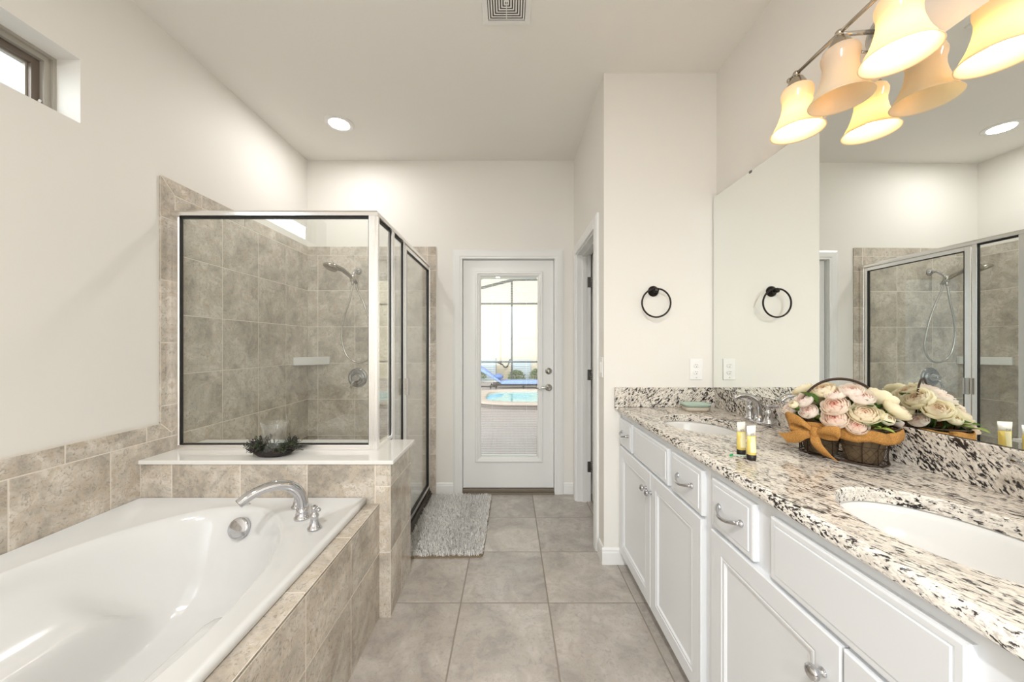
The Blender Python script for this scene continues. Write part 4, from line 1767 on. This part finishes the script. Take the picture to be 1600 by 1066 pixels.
mb = MB()
mb.ball(K, .017, 14, 10, .9, .9, 1.25)
build('knot', mb, M['burlap'], bow)
for s, up in ((1, .0), (-1, .0)):
    mb = MB()
    if s > 0:
        strip(mb, [bp(0, .004, .004), bp(.03, .022, .034), bp(.068, .020, .040), bp(.074, .004, .010), bp(.040, .002, -.006), bp(0, .002, 0)], .040, UP + LFT * .35, 10, lambda t: .45 + .55 * sin(pi * t))
    else:
        strip(mb, [bp(0, .004, .0), bp(-.03, .020, .016), bp(-.060, .016, .018), bp(-.064, .004, .004), bp(-.03, .002, -.004), bp(0, .002, 0)], .034, UP - LFT * .2, 10, lambda t: .45 + .55 * sin(pi * t))
    o = build('bow_loop', mb, M['burlap'], bow)
    o.modifiers.new('thick', 'SOLIDIFY').thickness = .0015
for path in ([bp(.004, .006, -.004), bp(.032, .016, -.012), bp(.062, .014, -.030), bp(.090, .012, -.036)], [bp(-.004, .008, -.006), bp(-.014, .026, -.028), bp(-.030, .026, -.052), bp(-.048, .018, -.072)]):
    mb = MB()
    strip(mb, path, .042, LFT + UP * (.9 if path[0] == bp(.004, .006, -.004) else .3), 10, lambda t: .5 + .5 * min(1, t * 2))
    o = build('bow_tail', mb, M['burlap'], bow)
    o.modifiers.new('thick', 'SOLIDIFY').thickness = .0015

# flowers: (u, v, z, tilt towards +u, tilt towards room, kind, scale)
FL = [(-.128, .040, .150, -.9, .8, 2, 1.0), (-.120, -.02, .215, -.7, .1, 1, .9), (-.085, .050, .185, -.4, .9, 2, 1.0), (-.062, .070, .150, -.2, 1.1, 2, .95),
      (-.040, .020, .225, -.1, .5, 1, 1.0), (-.006, .030, .215, 0., .6, 2, 1.05), (.030, .010, .228, .2, .4, 2, 1.05), (.058, .020, .212, .4, .5, 2, 1.1),
      (.006, .062, .180, .0, 1.1, 0, 1.05), (.012, .078, .140, .0, 1.2, 0, 1.05), (.074, .050, .165, .5, .9, 1, 1.1), (.066, .078, .126, .4, 1.2, 0, .80),
      (.115, .020, .150, 1.1, .5, 3, 1.1), (.128, -.02, .180, 1.0, -.2, 1, 1.0), (-.100, .085, .168, -.4, 1.0, 3, .8), (-.132, -.03, .155, -1.1, -.4, 3, 1.2),
      (.020, -.045, .218, .1, -.8, 1, 1.05), (-.045, -.050, .200, -.2, -.9, 1, 1.0), (.085, -.048, .205, .5, -.9, 1, 1.1), (.060, -.072, .160, .3, -1.2, 1, 1.0),
      (-.020, -.075, .150, 0., -1.2, 3, 1.2), (.110, -.055, .140, .8, -.9, 2, .85), (-.085, -.06, .17, -.5, -.9, 1, .9)]
LEAFM = []


def leaf_mesh(name, L, W, mat):
    bm = bmesh.new()
    rows = []
    for i in range(9):
        t = i / 8
        w_ = W * sin(pi * min(1, t ** .8)) * .5 + .0004
        row = []
        for k in range(5):
            s = k / 4 * 2 - 1
            row.append(bm.verts.new((L * t, w_ * s, .10 * L * sin(pi * t) + abs(s) * w_ * .35)))
        rows.append(row)
    for i in range(8):
        for k in range(4):
            f = bm.faces.new((rows[i][k], rows[i][k + 1], rows[i + 1][k + 1], rows[i + 1][k]))
            f.smooth = True
    me = bpy.data.meshes.new(name)
    bm.to_mesh(me)
    bm.free()
    me.materials.append(M[mat])
    return me


LEAFM = [leaf_mesh('leaf', .075, .034, 'leaf'), leaf_mesh('leaf', .06, .026, 'leaf_light')]
for u, v, z, tu, tv, kind, s in FL:
    d = (Vector((0, 0, 1)) + LA * tu + SA * tv).normalized()
    o = bpy.data.objects.new('flower_bud' if kind == 3 else 'flower', FM[kind])
    COL.objects.link(o)
    o.parent = fb
    o.location = bk(u, v, z) - fb.location
    q = Vector((0, 0, 1)).rotation_difference(d)
    o.rotation_euler = (q.to_matrix() @ Matrix.Rotation(R5.uniform(0, 6.28), 3, 'Z')).to_euler()
    o.scale = (s, s, s * R5.uniform(.78, .95))
    mb = MB()
    p = bk(u, v, z) - d * .022 * s
    mb.tube([p, p - d * .02 + Vector((0, 0, -.02)), bk(u * .45, v * .3, .085)], .0022, 6)
    mb.lathe([(.003, -.010), (.012 * s, .004), (.016 * s, .012)], p, d, 10, True, False)
    build('stem', mb, M['leaf'], fb)
for k in range(34):
    a = R5.uniform(0, 2 * pi)
    ru = R5.uniform(.3, 1.0)
    u, v, z = .105 * cos(a) * ru, .062 * sin(a) * ru, R5.uniform(.105, .185)
    d = (LA * cos(a) * .8 + SA * sin(a) + Vector((0, 0, R5.uniform(-.1, .7)))).normalized()
    o = bpy.data.objects.new('leaf', LEAFM[0 if R5.random() < .72 else 1])
    COL.objects.link(o)
    o.parent = fb
    o.location = bk(u, v, z) - fb.location
    o.rotation_euler = (d.to_track_quat('X', 'Z').to_matrix() @ Matrix.Rotation(R5.uniform(-.6, .6), 3, 'X')).to_euler()
    s = R5.uniform(.6, 1.0)
    if (bk(u, v, z) + d * .075 * s).x > 1.235:
        s *= .5
    o.scale = (s, s, s)
o = bpy.data.objects.new('leaf', LEAFM[1])
COL.objects.link(o)
o.parent = fb
o.location = bk(.095, .055, .118) - fb.location
o.rotation_euler = (LA + SA * .4 + Vector((0, 0, .05))).to_track_quat('X', 'Z').to_euler()

# ------------------------------------------------------------------ lavender wreath dish with hurricane glass on the ledge
WC = Vector((-1.217, 1.832, .777))
wr = thing('lavender_wreath', 'dark wicker dish ringed with dark green and purple sprigs on the white ledge', 'wreath', WC)
M['wicker'] = plain('dark_wicker', (.020, .013, .010), .7, bump=.8, bscale=300)
M['sprig'] = plain('dark_green_sprig', (.040, .055, .026), .6)
M['lavender'] = plain('dusky_purple_buds', (.045, .026, .034), .7)
mb = MB()
rings = []
for k, z in ((.58, .002), (.78, .006), (.93, .018), (1.0, .032), (.96, .036), (.86, .028), (.70, .014), (.3, .010)):
    rings.append([(WC.x + .104 * k * cos(a), WC.y + .070 * k * sin(a), WC.z + z + .0012 * (i % 2)) for i, a in enumerate([2 * pi * i / 60 for i in range(60)])])
mb.loft(rings, True, True, True, True)
build('wicker_dish', mb, M['wicker'], wr)
mbs, mbl = MB(), MB()
for k in range(520):
    a = R5.uniform(0, 2 * pi)
    rad = R5.uniform(.74, 1.0)
    p = WC + Vector((.095 * rad * cos(a), .062 * rad * sin(a), R5.uniform(.022, .040)))
    tang = Vector((-sin(a) * .104, cos(a) * .070, 0)).normalized() * R5.choice((-1, 1, 1))
    outv = Vector((cos(a), sin(a) * .55, 0))
    d = (tang * R5.uniform(.1, .8) + outv * R5.uniform(-.15, .6) + Vector((0, 0, R5.uniform(.0, .35 if sin(a) < -.2 else 1.3)))).normalized()
    L = R5.uniform(.030, .045 if sin(a) < -.2 else .066)
    if (p - WC).xy.length < .060:
        p = WC + (p - WC).normalized() * .062 + Vector((0, 0, .012))
    if k in (5, 6, 7):
        p = WC + Vector((-.088, -.005, .034)); d = Vector((-.90, -.1, .38 - .1 * (k - 5))).normalized(); L = .062
    if k in (8, 9, 10):
        p = WC + Vector((.085, -.004, .034)); d = Vector((.82, -.15, .36 - .2 * (k - 8))).normalized(); L = .066
    e = p + d * L
    if e.y > 1.905:
        d.y = -abs(d.y)
        e = p + d * L
    if e.y > 1.905:
        continue
    mid = p + d * L * .5 + Vector((0, 0, .004))
    if min((q_ - WC).xy.length for q_ in (p, mid, e)) < .070 and min((q_ - WC).xy.length for q_ in (p, mid, e, p.lerp(e, .25), p.lerp(e, .75))) < .0645:
        continue
    mbs.tube([p, mid, e], [.0012, .0010, .0007], 5)
    for j in range(9):
        t = (j + 1) / 9
        c = p.lerp(e, t) + Vector((0, 0, .004 * sin(pi * t)))
        sd_ = d.cross(Vector((R5.uniform(-1, 1), R5.uniform(-1, 1), R5.uniform(-1, 1)))).normalized()
        if k % 3 == 0 and t > .45:
            mbl.ball(c + sd_ * .0022, .0034, 6, 4)
        else:
            tip = c + (sd_ * .8 + d * .6) * .013
            w_ = d.cross(sd_).normalized() * .0022
            mbs.face([c - w_ * .3, (c + tip) / 2 - w_, tip, (c + tip) / 2 + w_])
build('sprigs', mbs, M['sprig'], wr, merge=False)['kind'] = 'stuff'
build('lavender_buds', mbl, M['lavender'], wr, merge=False)['kind'] = 'stuff'

hg = MB()
prof_o = [(.034, .0), (.046, .004), (.052, .020), (.0535, .045), (.0515, .075), (.0515, .105), (.055, .130), (.0615, .150), (.0655, .160)]
prof_i = [(r - .0026, max(h_, .006)) for r, h_ in reversed(prof_o)]
hz = WC.z + .0130
hg.lathe(prof_o + prof_i, (WC.x + .002, WC.y, hz), (0, 0, 1), 56, cap0=True, cap1=True)
o = build('hurricane_glass', hg, M['clear_glass'], None, loc=(WC.x, WC.y, hz))
tag(o, 'clear flared hurricane glass standing inside the dark wreath', 'candle glass')

# ------------------------------------------------------------------ shaggy bath mat
bmx = thing('bath_mat', 'shaggy grey bath mat in front of the shower door', 'bath mat', (-.43, 2.70, 0))
RA, RB, RC, RD = (-.690, 2.232), (-.172, 2.244), (-.160, 3.150), (-.690, 3.160)


def mat_pt(s, t):
    x = (1 - s) * ((1 - t) * RA[0] + t * RD[0]) + s * ((1 - t) * RB[0] + t * RC[0])
    y = (1 - s) * ((1 - t) * RA[1] + t * RD[1]) + s * ((1 - t) * RB[1] + t * RC[1])
    return x, y


mb = MB()
pts = []
for qs, qt, a0 in ((1, 1, 0), (0, 1, pi / 2), (0, 0, pi), (1, 0, 3 * pi / 2)):
    for k in range(6):
        a = a0 + pi / 2 * k / 5
        s = qs + (-.06 if qs else .06) + .06 * cos(a)
        t = qt + (-.035 if qt else .035) + .035 * sin(a)
        pts.append(mat_pt(s, t))
mb.prism(pts, .001, .009)
build('backing', mb, plain('brown_mat_edge', (.23, .18, .12), .9), bmx)
mm, nt, b = new_mat('grey_shag')
tc = nt.nodes.new('ShaderNodeTexCoord')
ge = nt.nodes.new('ShaderNodeNewGeometry')
r = ramp(nt, [(0.0, (.60, .585, .56)), (.5, (.78, .77, .75)), (1.0, (.92, .91, .90))])
nt.links.new(ge.outputs['Random Per Island'], r.inputs[0])
nt.links.new(r.outputs[0], b.inputs['Base Color'])
b.inputs['Roughness'].default_value = .9
bm = bmesh.new()
R6 = random.Random(4)
for k in range(15000):
    s, t = R6.uniform(.008, .992), R6.uniform(.006, .994)
    if (s < .05 or s > .95) and (t < .025 or t > .975):
        continue
    x, y = mat_pt(s, t)
    h = R6.uniform(.020, .034) * (1 + .18 * sin(x * 23 + 3 * sin(y * 9)) * sin(y * 17))
    a = R6.uniform(0, 6.283)
    lx, ly = R6.gauss(0, .009) + .003 * sin(y * 13), R6.gauss(0, .009) - .004 * cos(x * 19)
    w_ = R6.uniform(.0016, .0026)
    dx, dy = w_ * cos(a), w_ * sin(a)
    v = [bm.verts.new(p) for p in ((x - dx, y - dy, .008), (x + dx, y + dy, .008), (x + lx * .4 + dx, y + ly * .4 + dy, .008 + h * .6), (x + lx * .4 - dx, y + ly * .4 - dy, .008 + h * .6), (x + lx, y + ly, .008 + h * .92))]
    bm.faces.new(v[:4])
    bm.faces.new((v[3], v[2], v[4]))
bmesh.ops.translate(bm, verts=bm.verts, vec=-bmx.location)
me = bpy.data.meshes.new('pile')
bm.to_mesh(me)
bm.free()
me.materials.append(mm)
o = bpy.data.objects.new('pile', me)
COL.objects.link(o)
o.parent = bmx
o['kind'] = 'stuff'

# ------------------------------------------------------------------ the pool terrace outside
mm, nt, b = new_mat('brick_pavers')
tc = nt.nodes.new('ShaderNodeTexCoord')
br = nt.nodes.new('ShaderNodeTexBrick')
br.inputs['Scale'].default_value = 4.0
br.inputs['Color1'].default_value = (.36, .27, .23, 1)
br.inputs['Color2'].default_value = (.43, .35, .31, 1)
br.inputs['Mortar'].default_value = (.20, .16, .14, 1)
br.inputs['Mortar Size'].default_value = .018
nt.links.new(tc.outputs['Object'], br.inputs['Vector'])
nz = noise(nt, tc.outputs['Object'], 3.0, 4)
c = mixrgb(nt, br.outputs['Color'], (.33, .28, .27), nz)
nt.links.new(c, b.inputs['Base Color'])
b.inputs['Roughness'].default_value = .8
mb = MB()
mb.box(-9, 9, YB + .16, 14.6, -.10, 0)
struct('floor_patio', mb, mm, label='reddish brick paver terrace outside the garden door')
mb = MB()
mb.box(-9, 9, 14.2, 14.4, 0, 6.5)
struct('wall_neighbour', mb, plain('cream_stucco', (.50, .43, .32), .9, bump=.3, bscale=40), label='sunlit cream stucco wall beyond the pool')

sp = thing('swimming_pool', 'raised pool with pale coping and turquoise water on the terrace', 'pool', (1.0, 8.65, 0))
n = 56


def pool_ring(g, z):
    out = []
    for i in range(n):
        a = 2 * pi * i / n
        c, s = cos(a), sin(a)
        e = 4.0
        out.append((1.15 + (2.05 - g) * (abs(c) ** (2 / e)) * (1 if c >= 0 else -1), 8.65 + (1.28 - g) * (abs(s) ** (2 / e)) * (1 if s >= 0 else -1), z))
    return out


mb = MB()
mb.loft([pool_ring(.03, 0.001), pool_ring(.03, .085)], True, False, False, True)
build('pool_wall', mb, plain('dark_pool_tile', (.16, .13, .115), .5), sp)
mb = MB()
mb.loft([pool_ring(.03, .085), pool_ring(0, .090), pool_ring(0, .118), pool_ring(.02, .128), pool_ring(.30, .128), pool_ring(.32, .118), pool_ring(.32, .03)], True, False, False, True)
build('coping', mb, plain('pinkish_coping', (.45, .36, .30), .7, bump=.3, bscale=30), sp)
mb = MB()
mb.loft([pool_ring(.32, .085), pool_ring(1.0, .085)], True, False, True, True)
build('water', mb, plain('turquoise_water', (.19, .47, .50), .05, bump=.15, bscale=6), sp)

cl = thing('chaise_lounge', 'blue cushioned chaise lounge beyond the pool', 'lounge chair', (.1, 11.2, 0))
M['cushion'] = fabric_mat('blue_striped_cushion', (.12, .20, .48), (.28, .38, .66), 25)
mb = MB()
mb.box(-.55, 1.25, 10.9, 10.94, .10, .15)
mb.box(-.55, 1.25, 11.46, 11.5, .10, .15)
for x in (-.62, -.45, .4, 1.15):
    mb.box(x, x + .04, 10.9, 10.94, 0, .12)
    mb.box(x, x + .04, 11.46, 11.5, 0, .12)
mb.box(-.95, -.40, 10.9, 10.94, .06, .10)
build('frame', mb, M['black_metal'], cl)
mb = MB()
mb.box(-.28, 1.25, 10.88, 11.52, .15, .24)
build('seat_cushion', mb, M['cushion'], cl, bevel=.03, seg=3)
mb = MB()
mb.prism([(-.24, .16), (-.30, .245), (-.92, .69), (-.99, .60)], 10.88, 11.52)
mb.moved(Matrix(((1, 0, 0, 0), (0, 0, 1, 0), (0, 1, 0, 0), (0, 0, 0, 1))))
build('back_cushion', mb, M['cushion'], cl, bevel=.02, seg=2)
mb = MB()
mb.ball((-.36, 11.2, .36), .15, 16, 10, 1.0, 1.4, .62)
build('pillow', mb, fabric_mat('dark_blue_pillow', (.07, .12, .30), (.12, .2, .42), 25), cl)

se = thing('screen_enclosure', 'dark bronze pool screen frame in front of the cream wall', 'screen frame', (.058, 11.9, 0))
M['screen_bar'] = plain('bronze_screen_bar', (.055, .05, .045), .4, .4)


def bar(name, a, b, w_):
    mb = MB()
    a, b = Vector(a), Vector(b)
    mb.tube([a, b], w_ * .7, 4)
    return build(name, mb, M['screen_bar'], se, smooth=False)


for x in (-2.35, .058, 2.46):
    bar('post', (x, 11.9, 0), (x, 11.9, 3.52), .065)
for z in (.795, 2.744):
    bar('rail', (-5, 11.9, z), (5, 11.9, z), .06)
bar('top_beam', (.058, 11.9, 3.53), (5, 11.9, 3.62), .06)
bar('roof_beam', (.058, 11.9, 3.53), (-2.6, 11.9, 2.85), .085)
bar('roof_beam', (-.55, 11.9, 3.70), (-3.2, 11.9, 2.9), .05)

for i, (x0, x1, z1, lab) in enumerate([(-1.15, -.52, .86, 'left grey air conditioner unit by the cream wall, above the lounge backrest'), (.10, .78, .80, 'right grey air conditioner unit by the cream wall, behind the screen post')]):
    a = thing('air_conditioner', lab, 'air conditioner', ((x0 + x1) / 2, 13.3, 0))
    mb = MB()
    mb.box(x0, x1, 13.0, 13.7, .05, z1)
    build('housing', mb, plain('grey_unit_metal', (.30, .34, .36), .5), a, bevel=.02)
    mb = MB()
    for k in range(9):
        z = .12 + k * (z1 - .2) / 9
        mb.box(x0 + .05, x1 - .05, 12.985, 13.0, z, z + .03)
    build('grille', mb, plain('light_unit_grille', (.42, .46, .48), .5), a)
    mb = MB()
    mb.box(x0 - .03, x1 + .03, 12.95, 13.75, 0, .05)
    build('pad', mb, plain('concrete_pad', (.5, .48, .45), .9), a)
mb = MB()
mb.tube(spline([Vector((-.48, 13.2, .72)), Vector((-.30, 13.5, .62)), Vector((-.22, 13.9, .50)), Vector((-.10, 14.19, .52)), Vector((.0, 14.19, .8))], 8), .03, 8)
o = build('conduit', mb, M['wire'], None, loc=(-.3, 13.6, .6))
tag(o, 'brown cable conduit between the air conditioner units', 'cable')


def shrub(label, x, y, r, h, seed):
    rr = random.Random(seed)
    s = thing('shrub', label, 'shrub', (x, y, 0), 'shrubs along the cream wall')
    mb = MB()
    for k in range(420):
        a, e = rr.uniform(0, 6.283), rr.uniform(-.4, 1.5)
        q = r * rr.uniform(.6, 1)
        p = Vector((x + q * cos(a) * cos(e), y + q * .7 * sin(a) * cos(e), h * .5 + h * .5 * sin(e)))
        d = Vector((rr.uniform(-1, 1), rr.uniform(-1, 1), rr.uniform(-.3, 1))).normalized() * .09
        w_ = d.cross(Vector((rr.uniform(-1, 1), rr.uniform(-1, 1), rr.uniform(-1, 1)))).normalized() * .025
        mb.face([p, p + d * .5 + w_, p + d, p + d * .5 - w_])
    build('foliage', mb, plain('shrub_green', (.12, .16, .06), .7), s, merge=False)
    mb = MB()
    for k in range(3):
        mb.tube([(x + .04 * (k - 1), y, 0), (x + .1 * (k - 1), y, h * .6)], .015, 6)
    build('stem', mb, M['wire'], s)


shrub('low green shrub beside the screen post, left of the right air conditioner', .22, 12.6, .30, .42, 1)
shrub('low green shrub at the right edge of the door glass', .95, 12.6, .26, .46, 2)
shrub('green shrub seen only mirrored in the shower side glass', -1.3, 12.5, .5, .6, 3)
